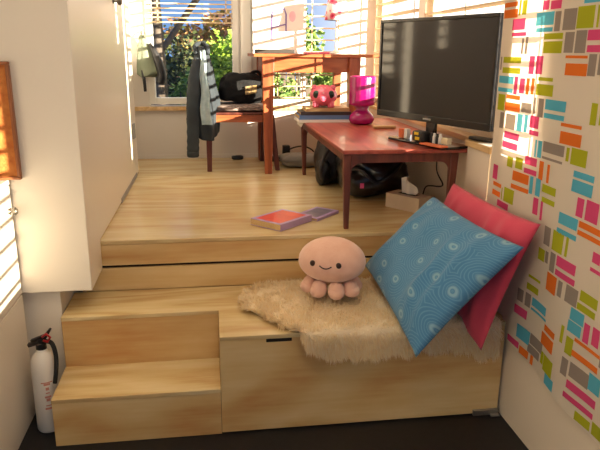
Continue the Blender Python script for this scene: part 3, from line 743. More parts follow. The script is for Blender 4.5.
o = cushion('cushion', (0.99, 2.80, 0.52), (1.065, 2.16, 0.385), (1.195, 2.05, 0.945), (1.155, 2.795, 0.948), 0.06, 0.02, M['pink_cloth'], '', 5.0, pinch=0.05)
tag(o, 'plain rose pink cushion leaning against the right wall', 'cushion')

# ------------------------------------------------------------------ low teak table
TX0, TX1, TY0, TY1, TZ = 0.63, 1.284, 2.90, 4.37, 1.095
t = thing('coffee_table', 'low red brown teak coffee table against right wall', 'table', ((TX0 + TX1) / 2, (TY0 + TY1) / 2, ZP))
obj('tabletop', B(TX0, TX1, TY0, TY1, TZ - 0.02, TZ), M['teak'], t, bev=0.005)
for (x, y, s) in ((TX0 + 0.025, TY0 + 0.03, 1), (TX1 - 0.085, TY0 + 0.03, -1), (TX0 + 0.025, TY1 - 0.03, 1), (TX1 - 0.085, TY1 - 0.03, -1)):
    obj('leg', MB().taper((x + s * 0.006, y, ZP + 0.001), (x, y, TZ - 0.0205), (0.012, 0.012), (0.021, 0.021)), M['teak_dark'], t, bev=0.005, seg=3)
for y in (TY0 + 0.018, TY1 - 0.034):              # front and back aprons with curved brackets
    a, b = TX0 + 0.047, TX1 - 0.107; zt, zb_ = TZ - 0.0205, TZ - 0.065; r = 0.05
    pts = [(a, zt), (a, zb_ - r)] + [(a + r - r * math.cos(q), zb_ - r + r * math.sin(q)) for q in [PI / 2 * i / 8 for i in range(9)]][1:]
    pts += [(b - r + r * math.sin(q), zb_ - r + r * math.cos(q)) for q in [PI / 2 * i / 8 for i in range(9)]] + [(b, zt)]
    obj('apron', MB().prism(pts, 'y', y, y + 0.016), M['teak_dark'], t)
for x in (TX0 + 0.014, TX1 - 0.095):
    a, b = TY0 + 0.052, TY1 - 0.052; zt, zb_ = TZ - 0.0205, TZ - 0.06; r = 0.05
    pts = [(a, zt), (a, zb_ - r)] + [(a + r - r * math.cos(q), zb_ - r + r * math.sin(q)) for q in [PI / 2 * i / 8 for i in range(9)]][1:]
    pts += [(b - r + r * math.sin(q), zb_ - r + r * math.cos(q)) for q in [PI / 2 * i / 8 for i in range(9)]] + [(b, zt)]
    obj('side_apron', MB().prism(pts, 'x', x, x + 0.016), M['teak_dark'], t)

# ------------------------------------------------------------------ television
ang = -1.208
t = thing('television', 'wide black flat screen television on the low table', 'television', (1.122, 3.11, TZ), rz=ang)
W, z0, z1 = 0.879, 0.108, 0.628
obj('casing', MB().box(-W / 2, W / 2, 0.0, 0.035, z0, z1).box(-W / 2 + 0.12, W / 2 - 0.12, 0.035, 0.06, z0 + 0.06, z1 - 0.08), M['black'], t, local=True, bev=0.006)
f = MB(); b_ = 0.018
f.box(-W / 2, W / 2, -0.012, 0.0, z0, z0 + 0.034); f.box(-W / 2, W / 2, -0.012, 0.0, z1 - b_, z1)
f.box(-W / 2, -W / 2 + b_, -0.012, 0.0, z0 + 0.034, z1 - b_); f.box(W / 2 - b_, W / 2, -0.012, 0.0, z0 + 0.034, z1 - b_)
obj('bezel', f, M['bezel'], t, local=True, bev=0.003)
obj('screen', B(-W / 2 + b_, W / 2 - b_, -0.006, 0.0, z0 + 0.034, z1 - b_), M['screen'], t, local=True)
lg = MB()
for i in range(7): lg.box(-0.03 + i * 0.0088, -0.03 + i * 0.0088 + 0.006, -0.0135, -0.0119, z0 + 0.012, z0 + 0.021)
obj('maker_lettering', lg, M['logo'], t, local=True)
obj('neck', B(-0.035, 0.035, 0.012, 0.034, 0.013, z0 + 0.01), M['bezel'], t, local=True, bev=0.006)
obj('base', MB().prism([(-0.24, -0.07), (-0.21, -0.095), (0.21, -0.095), (0.24, -0.07), (0.24, 0.07), (0.21, 0.085), (-0.21, 0.085), (-0.24, 0.07)], 'z', 0.001, 0.013), M['blackglass'], t, local=True, bev=0.003)

# ------------------------------------------------------------------ things on the low table
c = (0.985, 4.0, TZ)
t = thing('table_lamp', 'small magenta glass lamp standing on the low table', 'lamp', c)
obj('base', MB().lathe([(0.05, 0.001), (0.072, 0.008), (0.084, 0.03), (0.08, 0.052), (0.062, 0.074), (0.044, 0.09), (0.04, 0.1), (0.05, 0.118), (0.0, 0.12)], c, 36), M['magenta'], t, smooth=True)
obj('lamp_shade', MB().lathe([(0.055, 0.118), (0.082, 0.128), (0.084, 0.14), (0.084, 0.30), (0.082, 0.308), (0.078, 0.305), (0.078, 0.15), (0.0, 0.148)], c, 64, rib=0.012, ribn=16), M['magenta'], t, smooth=True)

STK = [('magazine', 'white magazine at the bottom of the pile under the pig', M['paper'], M['paper'], 0.585, 0.965, 4.10, 4.345, 0.018),
       ('book', 'blue covered book second up in the pile under the pig', M['cover_blue'], M['pages'], 0.59, 0.95, 4.11, 4.34, 0.028),
       ('book', 'thin dark book in the pile under the pig', M['cover_dark'], M['pages'], 0.60, 0.94, 4.11, 4.335, 0.022),
       ('book', 'tan book on top of the pile directly under the pig', M['cover_tan'], M['pages'], 0.635, 0.93, 4.12, 4.33, 0.024)]
z = TZ + 0.001
for nm, lab, mc, mp_, x0, x1, y0, y1, h in STK:
    t = thing(nm, lab, nm, ((x0 + x1) / 2, (y0 + y1) / 2, z), group='pile of books under the pig')
    obj('cover', MB().box(x0, x1, y0, y1, z, z + 0.003).box(x0, x1, y0, y1, z + h - 0.003, z + h).box(x0, x1, y0, y0 + 0.003, z + 0.003, z + h - 0.003), mc, t)
    obj('pages', B(x0 + 0.004, x1 - 0.004, y0 + 0.0035, y1 - 0.004, z + 0.0031, z + h - 0.0031), mp_, t)
    z += h + 0.0006
PZ = z
o = obj('paper_sheet', MB().grid(lambda u, v: (0.612 + 0.06 * u - (0.0 if u > 0.3 else 0.004), 4.14 + 0.22 * v, TZ + 0.0015 - (0.0 if u > 0.3 else 0.035 * (0.3 - u) / 0.3)), 10, 4).grid(lambda u, v: (0.612 + 0.06 * u - (0.0 if u > 0.3 else 0.004), 4.14 + 0.22 * v, TZ + 0.001 - (0.0 if u > 0.3 else 0.035 * (0.3 - u) / 0.3)), 10, 4), M['paper'])
tag(o, 'white sheet hanging over far left corner of low table', 'paper')

c = (0.765, 4.20, PZ)
t = thing('piggy_bank', 'glossy pink pig ornament with big dark eyes on books', 'pig ornament', c, rz=-0.16)
obj('body', MB().ball((0, 0, 0.076), (0.093, 0.10, 0.072), 32, 20), M['pig'], t, local=True, smooth=True)
for sx in (-1, 1):
    obj('eye', MB().ball((sx * 0.050, -0.080, 0.088), (0.021, 0.014, 0.025), 18, 12), M['pig_eye'], t, local=True, smooth=True)
    obj('ear', MB().ball((sx * 0.062, -0.03, 0.128), (0.019, 0.012, 0.021), 14, 10), M['pig'], t, local=True, smooth=True)
    for y in (-0.05, 0.05):
        obj('foot', MB().lathe([(0.022, 0.0), (0.024, 0.01), (0.022, 0.04), (0.0, 0.045)], (sx * 0.05, y, 0.001), 14), M['pig'], t, local=True, smooth=True)
sn = obj('snout', MB().ball((0, -0.10, 0.06), (0.028, 0.014, 0.02), 18, 12), M['pig'], t, local=True, smooth=True)
for sx in (-1, 1): obj('nostril', MB().ball((sx * 0.01, -0.1135, 0.061), (0.004, 0.002, 0.006), 10, 8), M['pig_dark'], sn, local=True, smooth=True)
for a, b_ in ((-0.02, 0.30), (0.5, 0.2), (-0.55, 0.15), (0.15, 0.75), (-0.25, 0.8)):
    n_ = Vector((math.sin(a) * math.cos(b_), -math.cos(a) * math.cos(b_), math.sin(b_)))
    p = Vector((n_.x * 0.0935, n_.y * 0.1005, 0.078 + n_.z * 0.0705))
    obj('painted_flower', MB().ball(tuple(p), (0.006, 0.003, 0.006), 10, 6), M['pig_light'], t, local=True, smooth=True)

def small(name, mb, m, label, cat, **k):
    o = obj(name, mb, m, **k); return tag(o, label, cat)
TT = TZ + 0.001
small('remote_control', B(1.00, 1.14, 3.73, 3.775, TT, TT + 0.018), M['cover_tan'], 'small tan remote between magenta lamp and television', 'remote', bev=0.005)
TB = TZ + 0.0145      # things standing on the television base
def loc_tv(x, y):     # point on the base in world coordinates
    return (1.122 + x * math.cos(ang) - y * math.sin(ang), 3.11 + x * math.sin(ang) + y * math.cos(ang))
def tvbox(name, x, y, w, d, h, m, label, cat, z=None, bev=0.003):
    p = loc_tv(x, y); zz = TB if z is None else z
    mb = B(-w / 2, w / 2, -d / 2, d / 2, 0, h).rot(Matrix.Translation((p[0], p[1], zz)) @ Matrix.Rotation(ang, 4, 'Z'))
    return small(name, mb, m, label, cat, bev=bev)
tvbox('carton', -0.15, -0.045, 0.035, 0.03, 0.05, M['orange_pack'], 'small orange carton at left end of the television base', 'carton')
tvbox('carton', -0.105, -0.05, 0.025, 0.025, 0.052, M['paper'], 'tiny white carton beside the orange carton under television', 'carton')
p = loc_tv(0.02, -0.062)
t = thing('pouch', 'black pouch with yellow labels under middle of television', 'pouch', (p[0], p[1], TB), rz=ang)
obj('body', MB().box(-0.045, 0.045, -0.025, 0.03, 0, 0.055), M['bagblack'], t, local=True, bev=0.012)
obj('label', MB().box(-0.012, 0.02, -0.0275, -0.0252, 0.01, 0.026).box(-0.02, 0.012, -0.0275, -0.0252, 0.036, 0.05), M['label_yellow'], t, local=True)['label'] = 'yellow label'
for i, (x, mm, la) in enumerate(((0.085, 'black', 'black vial left of the row under television'), (0.106, 'paper', 'white vial second in the row under television'), (0.128, 'black', 'dark vial third in the row under television'), (0.15, 'paper', 'white vial at right end of row under television'))):
    p = loc_tv(x, -0.045)
    small('vial', MB().lathe([(0.009, 0), (0.010, 0.003), (0.010, 0.035), (0.006, 0.042), (0.006, 0.052), (0.0, 0.052)], (p[0], p[1], TB), 14), M[mm], la, 'vial', smooth=True)
tvbox('magazine', 0.17, -0.105, 0.16, 0.05, 0.008, M['orange_pack'], 'folded salmon magazine at right end of television base', 'magazine', z=TB + 0.0)
tvbox('adaptor', 0.20, -0.05, 0.045, 0.03, 0.03, M['beige_plastic'], 'beige plug adaptor under right corner of television', 'adaptor', z=TB + 0.009)
o = small('remote_control', B(-0.075, 0.075, -0.02, 0.02, 0, 0.018).rot(Matrix.Translation((1.285, 2.80, 1.1465)) @ Matrix.Rotation(math.radians(-68), 4, 'Z')), M['black'], 'slim black remote on the sill right of television', 'remote', bev=0.005)
small('envelope', B(1.236, 1.30, 2.62, 2.74, 1.1455, 1.1475), M['paper'], 'white envelope on the sill by the printed cloth', 'envelope')
cab = catmull([loc_tv(-0.1, 0.0) + (TB + 0.02,), loc_tv(0.0, -0.02) + (TB + 0.008,), loc_tv(0.1, -0.02) + (TB + 0.02,), loc_tv(0.18, -0.02) + (TB + 0.015,)], 6)
small('cable', MB().tube(cab, 0.004), M['black_matte'], 'black cable lying under the television among small packets', 'cable', smooth=True)

# ------------------------------------------------------------------ under the low table
def lumpy(c, r, seed, amp=0.10, n=40, m=28, p=3.2, zmin=None):
    mb = MB()
    def w(v):
        d = Vector(((v.x - c[0]) / r[0], (v.y - c[1]) / r[1], (v.z - c[2]) / r[2]))
        k = (abs(d.x) ** p + abs(d.y) ** p + abs(d.z) ** p) ** (-1 / p)
        q = noise.noise((d.x * 1.7 + seed, d.y * 1.7, d.z * 1.7)) * amp + noise.noise((d.x * 4 + seed, d.y * 4, d.z * 4)) * amp * 0.45
        x = Vector((c[0] + d.x * k * r[0] * (1 + q), c[1] + d.y * k * r[1] * (1 + q), c[2] + d.z * k * r[2] * (1 + q)))
        if zmin is not None: x.z = max(x.z, zmin)
        return x
    return mb.ball(c, r, n, m, warp=w)
t = thing('holdall', 'large black holdall bag lying beneath the low table', 'bag', (1.0, 3.72, ZP))
obj('body', lumpy((0.985, 3.72, ZP + 0.135), (0.20, 0.225, 0.13), 1.0, 0.14, 64, 40, zmin=ZP + 0.002), M['bagshine'], t, smooth=True)
obj('strap', MB().tube(catmull([(0.80, 3.58, ZP + 0.18), (0.87, 3.50, ZP + 0.19), (0.96, 3.475, ZP + 0.12), (1.06, 3.48, ZP + 0.17), (1.13, 3.55, ZP + 0.22)], 8), 0.012, 8), M['bagblack'], t, smooth=True)
obj('zip', MB().tube(catmull([(0.815, 3.66, ZP + 0.25), (0.9, 3.56, ZP + 0.262), (1.0, 3.55, ZP + 0.262), (1.12, 3.60, ZP + 0.25)], 8), 0.006, 8), M['baggrey'], t, smooth=True)
obj('tag', B(0.862, 0.885, 3.474, 3.478, ZP + 0.085, ZP + 0.115), M['pink_note'], t)['label'] = 'pink tag'
t = thing('backpack', 'black backpack slumped beside the holdall under the table', 'bag', (0.79, 4.05, ZP))
obj('body', lumpy((0.80, 4.10, ZP + 0.15), (0.095, 0.15, 0.15), 4.0, 0.16, 48, 32, zmin=ZP + 0.002), M['bagblack'], t, smooth=True)
obj('pocket', lumpy((0.735, 4.0, ZP + 0.09), (0.045, 0.09, 0.085), 6.0, 0.12, 32, 20, zmin=ZP + 0.002), M['bagblack'], t, smooth=True)
obj('strap', MB().tube(catmull([(0.72, 3.93, ZP + 0.04), (0.70, 3.90, ZP + 0.12), (0.73, 3.90, ZP + 0.22), (0.80, 3.93, ZP + 0.30)], 8), 0.013, 8), M['baggrey'], t, smooth=True)

t = thing('tissue_box', 'beige tissue box with white tissue beside the blue cushion', 'tissue box', (1.10, 3.30, ZP), rz=-0.95)
bx = MB().box(-0.115, 0.115, -0.058, 0.058, 0.001, 0.085)
obj('box', bx, M['tissuebox'], t, local=True, bev=0.002)
obj('slot', B(-0.06, 0.06, -0.02, 0.02, 0.0851, 0.0856), M['gap'], t, local=True)
ts = MB()
def tis(u, v, o_=0.0):
    x = -0.05 + 0.10 * u; k = 1 - 0.35 * v
    return (x * (0.9 + 0.25 * v) + 0.012 * v, 0.012 * math.sin(u * 9) * (0.5 + v) - 0.012 * v + o_, 0.085 + v * (0.075 + 0.022 * math.sin(u * 3.3 + 0.6) - 0.04 * u * u))
ts.grid(lambda u, v: tis(u, v), 24, 10); ts.grid(lambda u, v: tis(u, v, 0.0022), 24, 10)
obj('tissue', ts, M['tissue'], t, local=True, smooth=True)

# ------------------------------------------------------------------ books on the platform floor
def paperback(label, c, rz, w, d, h, cover, border, spine, grp=None):
    t = thing('paperback_book', label, 'book', c, rz)
    obj('cover', MB().box(-w / 2, w / 2, -d / 2, d / 2, h - 0.002, h).box(-w / 2, w / 2, -d / 2, d / 2, 0.0, 0.002).box(w / 2 - 0.002, w / 2, -d / 2, d / 2, 0.002, h - 0.002), border, t, local=True)
    obj('cover_panel', B(-w / 2 + 0.02, w / 2 - 0.02, -d / 2 + 0.02, d / 2 - 0.022, h, h + 0.0006), cover, t, local=True)
    obj('pages', B(-w / 2 + 0.002, w / 2 - 0.0025, -d / 2 + 0.002, d / 2 - 0.002, 0.0022, h - 0.0022), spine, t, local=True)
    return t
paperback('thin grey blue paperback lying behind the red book', (0.562, 3.212, ZP + 0.001), math.radians(-42), 0.145, 0.22, 0.014, M['cover_grey'], M['cover_lilac'], M['pages'])
paperback('thick red paperback with lilac border lying on platform edge', (0.352, 3.075, ZP + 0.001), math.radians(-46), 0.20, 0.255, 0.034, M['cover_red'], M['cover_lilac'], M['pages'])

# ------------------------------------------------------------------ desk at the back
DX0, DX1, DY0, DY1, DZ = 0.31, 1.20, 4.37, 5.075, 1.535
t = thing('writing_desk', 'tall orange brown timber desk by the back window', 'desk', ((DX0 + DX1) / 2, (DY0 + DY1) / 2, ZP))
obj('desktop', B(DX0, DX1, DY0, DY1, DZ - 0.022, DZ), M['desk'], t, bev=0.003)
obj('apron', B(0.455, 0.985, DY0 + 0.045, DY0 + 0.065, DZ - 0.125, DZ - 0.0225), M['desk'], t)
obj('back_apron', B(0.44, 1.0, DY1 - 0.065, DY1 - 0.045, DZ - 0.125, DZ - 0.0225), M['desk'], t)
for x in (0.385, 1.02):
    obj('side_apron', B(x, x + 0.02, DY0 + 0.09, DY1 - 0.09, DZ - 0.125, DZ - 0.0225), M['desk'], t)
    for y in (DY0 + 0.055, DY1 - 0.055):
        xx = 0.41 if x < 0.5 else 1.02
        obj('leg', MB().taper((xx, y, ZP + 0.001), (xx, y, DZ - 0.0225), 0.026, 0.042 if y < 4.6 else 0.032), M['desk_leg'], t, bev=0.004)
DT = DZ + 0.001
small('folder', B(0.335, 0.60, 4.42, 4.66, DT, DT + 0.028), M['dark_folder'], 'dark folder lying on the left end of desk', 'folder', bev=0.004)
small('notebook', B(0.69, 0.86, 4.50, 4.66, DT, DT + 0.012), M['pink_note'], 'pink notebook lying on the middle of desk', 'notebook', bev=0.002)
c = (0.97, 4.82, DT)
t = thing('desk_lamp', 'white stemmed lamp with pink dotted shade on desk', 'lamp', c)
obj('base', MB().lathe([(0.06, 0.0), (0.062, 0.006), (0.03, 0.018), (0.012, 0.03), (0.0, 0.031)], c, 28), M['trimwhite'], t, smooth=True)
obj('stem', MB().lathe([(0.009, 0.028), (0.014, 0.06), (0.008, 0.09), (0.012, 0.14), (0.007, 0.19), (0.01, 0.27), (0.0, 0.272)], c, 18), M['trimwhite'], t, smooth=True)
obj('lamp_shade', MB().lathe([(0.094, 0.245), (0.064, 0.42), (0.061, 0.42), (0.091, 0.247), (0.094, 0.245)], c, 36), M['shade'], t, smooth=True)

# drawing sheet on the window post/blind behind the desk
t = thing('childs_drawing', 'large white sheet with faint drawing hanging behind desk', 'drawing', (0.555, 5.067, 1.5355))
obj('sheet', B(0.352, 0.755, 5.066, 5.069, 1.5355, 2.15), M['paper'], t)
dr = MB(); yy = 5.0645
dr.tube([(0.50, yy, 1.64), (0.505, yy, 1.83), (0.52, yy, 1.86), (0.60, yy, 1.87), (0.615, yy, 1.83), (0.615, yy, 1.70)], 0.006, 6)
dr.tube([(0.50, yy, 1.73), (0.615, yy, 1.755)], 0.005, 6)
obj('ink_line', dr, M['lilac_ink'], t)
obj('paint_blob', MB().ball((0.665, yy, 1.815), (0.026, 0.002, 0.04), 16, 10), M['pig_light'], t)

# ------------------------------------------------------------------ chair with cushion, bag and jacket
c = (0.23, 4.76, ZP)
t = thing('wooden_chair', 'dark stained wooden chair at the left end of desk', 'chair', c)
SZ = ZP + 0.43
obj('seat', B(-0.02, 0.46, 4.52, 4.99, SZ - 0.018, SZ), M['chairwood'], t, bev=0.008)
obj('seat_rail', MB().box(0.012, 0.44, 4.525, 4.545, SZ - 0.07, SZ - 0.019).box(0.012, 0.44, 4.965, 4.985, SZ - 0.07, SZ - 0.019).box(0.44, 0.46, 4.55, 4.96, SZ - 0.07, SZ - 0.019).box(-0.008, 0.012, 4.55, 4.96, SZ - 0.07, SZ - 0.019), M['desk'], t)
for (x, y, dx) in ((-0.005, 4.545, -0.006), (-0.005, 4.965, -0.006), (0.44, 4.545, 0.05), (0.44, 4.965, -0.03)):
    obj('leg', MB().taper((x + dx, y, ZP + 0.001), (x, y, SZ - 0.02), 0.017, 0.024), M['chairwood'], t, bev=0.004)
for y in (4.545, 4.965):
    obj('back_post', MB().taper((0.0, y, SZ), (-0.07, y, SZ + 0.43), 0.019, 0.013), M['chairwood'], t, bev=0.003)
obj('back_rail', MB().prism([(-0.075, SZ + 0.36), (-0.055, SZ + 0.36), (-0.068, SZ + 0.45), (-0.088, SZ + 0.45)], 'y', 4.54, 4.97), M['chairwood'], t, bev=0.004)
obj('back_splat', MB().prism([(-0.03, SZ + 0.12), (-0.015, SZ + 0.12), (-0.028, SZ + 0.19), (-0.043, SZ + 0.19)], 'y', 4.56, 4.95), M['chairwood'], t, bev=0.003)
o = obj('seat_cushion', lumpy((0.235, 4.755, SZ + 0.024), (0.205, 0.215, 0.022), 9, 0.06, 40, 16, p=4.5, zmin=SZ + 0.001), M['seatcloth'], smooth=True)
tag(o, 'thin mottled seat cushion on the wooden chair', 'cushion')
t = thing('shoulder_bag', 'black fleecy bag with gold patch on the chair seat', 'bag', (0.24, 4.78, SZ + 0.05))
obj('body', lumpy((0.245, 4.79, SZ + 0.155), (0.165, 0.115, 0.108), 12, 0.2, 56, 36, zmin=SZ + 0.047), M['bagcloth'], t, smooth=True)
obj('handle', MB().tube(catmull([(0.30, 4.76, SZ + 0.22), (0.32, 4.74, SZ + 0.27), (0.37, 4.75, SZ + 0.275), (0.40, 4.78, SZ + 0.22)], 6), 0.011, 8), M['bagcloth'], t, smooth=True)
pp = MB().grid(lambda u, v: (0.265 + 0.085 * u, 4.664 + 0.004 * math.sin(u * 3) - 0.004, SZ + 0.115 + 0.06 * v + 0.012 * u), 6, 4).grid(lambda u, v: (0.265 + 0.085 * u, 4.668 + 0.004 * math.sin(u * 3) - 0.004, SZ + 0.115 + 0.06 * v + 0.012 * u), 6, 4)
obj('patch', pp, M['patch'], t)['label'] = 'gold printed patch'

# jacket over the chair back: folds hanging from the top rail on the near side
t = thing('jacket', 'dark slate jacket with pale lining over the chair back', 'jacket', (-0.05, 4.5, 0.86))
def jk(u, v):        # u around the hanging cloth (closed), v down; it covers the whole chair back
    a = 2 * PI * u
    z = SZ + 0.455 - v * 0.62
    wx = 0.022 + 0.085 * min(1, v * 1.6) ** 0.7 - 0.035 * max(0, v - 0.6)
    wy = 0.20 + 0.06 * v - 0.05 * max(0, v - 0.7)
    cs, sn_ = math.cos(a), math.sin(a)
    cs = math.copysign(abs(cs) ** 0.7, cs)
    fold = 0.010 * math.sin(6 * a + v * 2.5) * min(1, v * 3) + 0.006 * math.sin(11 * a - 5 * v)
    return (-0.045 + 0.01 * v + (wx + fold) * cs, 4.68 - 0.03 * min(1, v * 4) + (wy + fold) * sn_, z + 0.022 * math.sin(2 * a + 1) * v)
j = MB().grid(jk, 96, 48)
j.f.append(tuple(range(95, -1, -1))); j.mi.append(0); j.f.append(tuple(range(48 * 97, 48 * 97 + 96))); j.mi.append(0)
obj('body', j, M['denim'], t, smooth=True)
def ln(u, v, o_=0.0):
    z = SZ + 0.43 - v * 0.50
    x = -0.035 + (u - 0.5) * (0.034 + 0.04 * v) + 0.012 * v + 0.005 * math.sin(v * 14)
    y = 4.47 - 0.082 * min(1, v * 1.3) ** 0.6 + 0.006 * math.sin(u * 7 + v * 5) + o_
    return (x, y, z)
lnm = MB().grid(lambda u, v: ln(u, v), 14, 40).grid(lambda u, v: ln(u, v, 0.006), 14, 40)
obj('lining', lnm, M['lining'], t, smooth=True)['label'] = 'pale lining'
obj('sleeve', MB().tube(catmull([(-0.075, 4.47, SZ + 0.37), (-0.10, 4.42, SZ + 0.24), (-0.115, 4.40, SZ + 0.04), (-0.118, 4.395, SZ - 0.14), (-0.122, 4.39, SZ - 0.255)], 8), [0.026 + 0.016 * min(1, i / 12) + 0.002 * math.sin(i * 1.7) for i in range(33)], 18), M['denim'], t, smooth=True)
obj('cuff', MB().lathe([(0.036, 0), (0.042, 0.006), (0.042, 0.04), (0.038, 0.046), (0.0, 0.046)], (-0.123, 4.39, SZ - 0.295), 20), M['denim'], t, smooth=True)
obj('collar', MB().tube(catmull([(-0.075, 4.49, SZ + 0.40), (-0.085, 4.54, SZ + 0.455), (-0.045, 4.60, SZ + 0.475), (-0.005, 4.54, SZ + 0.455), (0.0, 4.48, SZ + 0.41)], 8), 0.017, 10), M['denim'], t, smooth=True)

# small coat hanging on the left wall strip
t = thing('child_coat', 'small sage coat with black sleeve hanging beside tall window', 'coat', (-0.47, 5.08, 1.27))
def ck(u, v):
    a = 2 * PI * u
    z = 1.665 - v * 0.30
    wx = 0.012 + 0.075 * v ** 0.8; f = 1 + 0.15 * math.sin(4 * a + v * 3)
    return (-0.50 + 0.045 * v + wx * math.cos(a) * f, 5.09 + (0.012 + 0.022 * v) * math.sin(a) * f, z - 0.02 * math.sin(2 * a) * v)
ckm = MB().grid(ck, 48, 24)
ckm.f.append(tuple(range(24 * 49, 24 * 49 + 48))); ckm.mi.append(0)
obj('body', ckm, M['olive'], t, smooth=True)
obj('sleeve', MB().tube(catmull([(-0.44, 5.07, 1.60), (-0.405, 5.06, 1.53), (-0.372, 5.05, 1.44), (-0.36, 5.05, 1.36), (-0.375, 5.05, 1.30)], 8), [0.012 + 0.022 * min(1, i / 14) for i in range(33)], 14), M['bagblack'], t, smooth=True)
obj('cord', MB().tube(catmull([(-0.505, 5.075, 1.40), (-0.495, 5.06, 1.33), (-0.49, 5.06, 1.24)], 6), 0.012, 8), M['bagblack'], t, smooth=True)
obj('hook', MB().tube(catmull([(-0.50, YB - 0.001, 1.69), (-0.50, 5.12, 1.685), (-0.50, 5.09, 1.665), (-0.50, 5.075, 1.685)], 6), 0.006, 8), M['knob'], t, smooth=True)

# ------------------------------------------------------------------ cables and bits on the platform floor
small('power_adaptor', MB().box(0.58, 0.64, 4.97, 5.03, ZP + 0.001, ZP + 0.12), M['black'], 'upright black power adaptor on floor behind the desk leg', 'adaptor', bev=0.008)
small('plug', lumpy((0.215, 5.05, ZP + 0.018), (0.05, 0.03, 0.017), 3, 0.12, 24, 14, zmin=ZP + 0.001), M['black'], 'small black plug on floor under the wooden chair', 'plug', smooth=True)
small('power_strip', MB().box(0.465, 0.575, 4.93, 4.96, ZP + 0.001, ZP + 0.04), M['black'], 'low black power strip on floor left of upright adaptor', 'power strip', bev=0.006)
small('cable', MB().tube(catmull([(0.61, 4.96, ZP + 0.06), (0.63, 4.92, ZP + 0.10), (0.72, 4.90, ZP + 0.125), (0.80, 4.88, ZP + 0.10), (0.86, 4.84, ZP + 0.03), (0.95, 4.86, ZP + 0.008)], 8), 0.006, 8), M['black_matte'], 'black cable arching over floor right of the adaptor', 'cable', smooth=True)
small('cable', MB().tube(catmull([(1.288, 3.38, 1.05), (1.288, 3.38, 0.90), (1.27, 3.23, 0.84), (1.24, 3.40, 0.80), (1.23, 3.44, 0.72), (1.21, 3.48, ZP + 0.006)], 8), 0.004, 8), M['black_matte'], 'thin black cable hanging on wall behind tissue box', 'cable', smooth=True)
o = obj('folded_blanket', lumpy((0.70, 4.72, ZP + 0.05), (0.17, 0.14, 0.048), 21, 0.16, 48, 24, zmin=ZP + 0.001), M['silver_bag'], smooth=True)
tag(o, 'silver grey folded blanket on floor behind the low table', 'blanket')

# ------------------------------------------------------------------ the garden outside
struct('floor_garden', B(-9, 14, YB + 0.12, 22, -0.40, -0.30), M['ground'])
def shrub(name, label, c, r, n, leaf, m, trunk=0.03, seed=1, cat='shrub', base=-0.3, grp='garden plants outside the back windows'):
    rn = random.Random(seed); t = thing(name, label, cat, (c[0], c[1], base), group=grp)
    mb = MB()
    cen = [(Vector((rn.gauss(0, 0.45), rn.gauss(0, 0.45), rn.gauss(0, 0.5)))) for _ in range(14)]
    for _ in range(n):
        q = rn.choice(cen); d = Vector((rn.gauss(0, 1), rn.gauss(0, 1), rn.gauss(0, 1))).normalized() * rn.random() ** 0.5 * 0.48
        p = q + d
        if p.length > 1.15: continue
        p = Vector((c[0] + p.x * r[0], c[1] + p.y * r[1], max(base + 0.02, c[2] + p.z * r[2])))
        a = Vector((rn.gauss(0, 1), rn.gauss(0, 1), rn.gauss(0, 0.6))).normalized(); s = leaf * rn.uniform(0.6, 1.3)
        b_ = a.cross(Vector((rn.gauss(0, 1), rn.gauss(0, 1), rn.gauss(0, 1)))).normalized() * s * 0.32
        mb.add([p, p + a * s * 0.5 + b_, p + a * s, p + a * s * 0.5 - b_], [(0, 1, 2, 3)])
    obj('foliage', mb, m, t)
    st = MB(); rt = Vector((c[0], c[1], base))
    for i in range(5):
        q = cen[i]; e = Vector((c[0] + q.x * r[0], c[1] + q.y * r[1], c[2] + q.z * r[2]))
        st.tube(catmull([rt + Vector((0.02 * i, 0, 0)), (rt + e) / 2 + Vector((0.05 * (i - 2), 0, 0.1)), e], 5), [trunk * (1 - 0.06 * k) for k in range(11)], 8)
    obj('stem', st, M['bark'], t, smooth=True)
    return t
#SHRUBS#
shrub('garden_shrub', 'bright lime green shrub outside right side of tall window', (0.25, 6.6, 1.2), (0.30, 0.3, 0.55), 5200, 0.06, M['leaf_bright'], 0.02, 11)
shrub('garden_shrub', 'dark olive shrub outside lower left of tall window', (-0.45, 7.4, 0.9), (0.62, 0.4, 0.9), 6000, 0.07, M['leaf_dark'], 0.03, 12)
shrub('flowering_tree', 'tree with yellow and pink autumn leaves beyond tall window', (0.08, 8.4, 1.62), (0.6, 0.5, 0.42), 3800, 0.085, M['leaf_autumn'], 0.035, 13, 'tree')
shrub('garden_shrub', 'mid green shrub behind the chair outside tall window', (-0.02, 7.0, 0.95), (0.35, 0.35, 0.42), 3000, 0.06, M['leaf_hedge'], 0.02, 17)
shrub('garden_tree', 'dark leafy tree reaching up left side of tall window', (-1.15, 9.2, 1.7), (0.55, 0.5, 0.65), 4200, 0.085, M['leaf_dark'], 0.05, 18, 'tree')
for i, (x, la) in enumerate(((0.62, 'pale green hedge plant outside the left pane under desk'), (1.25, 'pale green hedge plant outside the right pane under desk'), (2.0, 'pale green hedge plant outside furthest right of back windows'))):
    shrub('hedge_plant', la, (x, 6.5, 0.75), (0.33, 0.34, 0.66), 9000, 0.055, M['leaf_hedge'], 0.02, 30 + i)
shrub('garden_shrub', 'loose yellow green shrub seen above desk beside lamp', (0.92, 7.6, 1.75), (0.40, 0.4, 0.6), 3600, 0.07, M['leaf_hedge'], 0.02, 41)
t = thing('tree_trunk', 'grey brown bare tree trunk outside left of tall window', 'tree', (-0.5, 6.5, -0.3))
obj('trunk', MB().tube(catmull([(-0.46, 6.5, -0.3), (-0.47, 6.5, 0.9), (-0.49, 6.5, 1.8), (-0.55, 6.5, 2.8)], 8), [0.075 - 0.001 * i for i in range(25)], 16), M['bark'], t, smooth=True)
obj('branch', MB().tube(catmull([(-0.49, 6.5, 1.5), (-0.3, 6.5, 1.75), (-0.05, 6.6, 2.1)], 8), 0.03, 10), M['bark'], t, smooth=True)
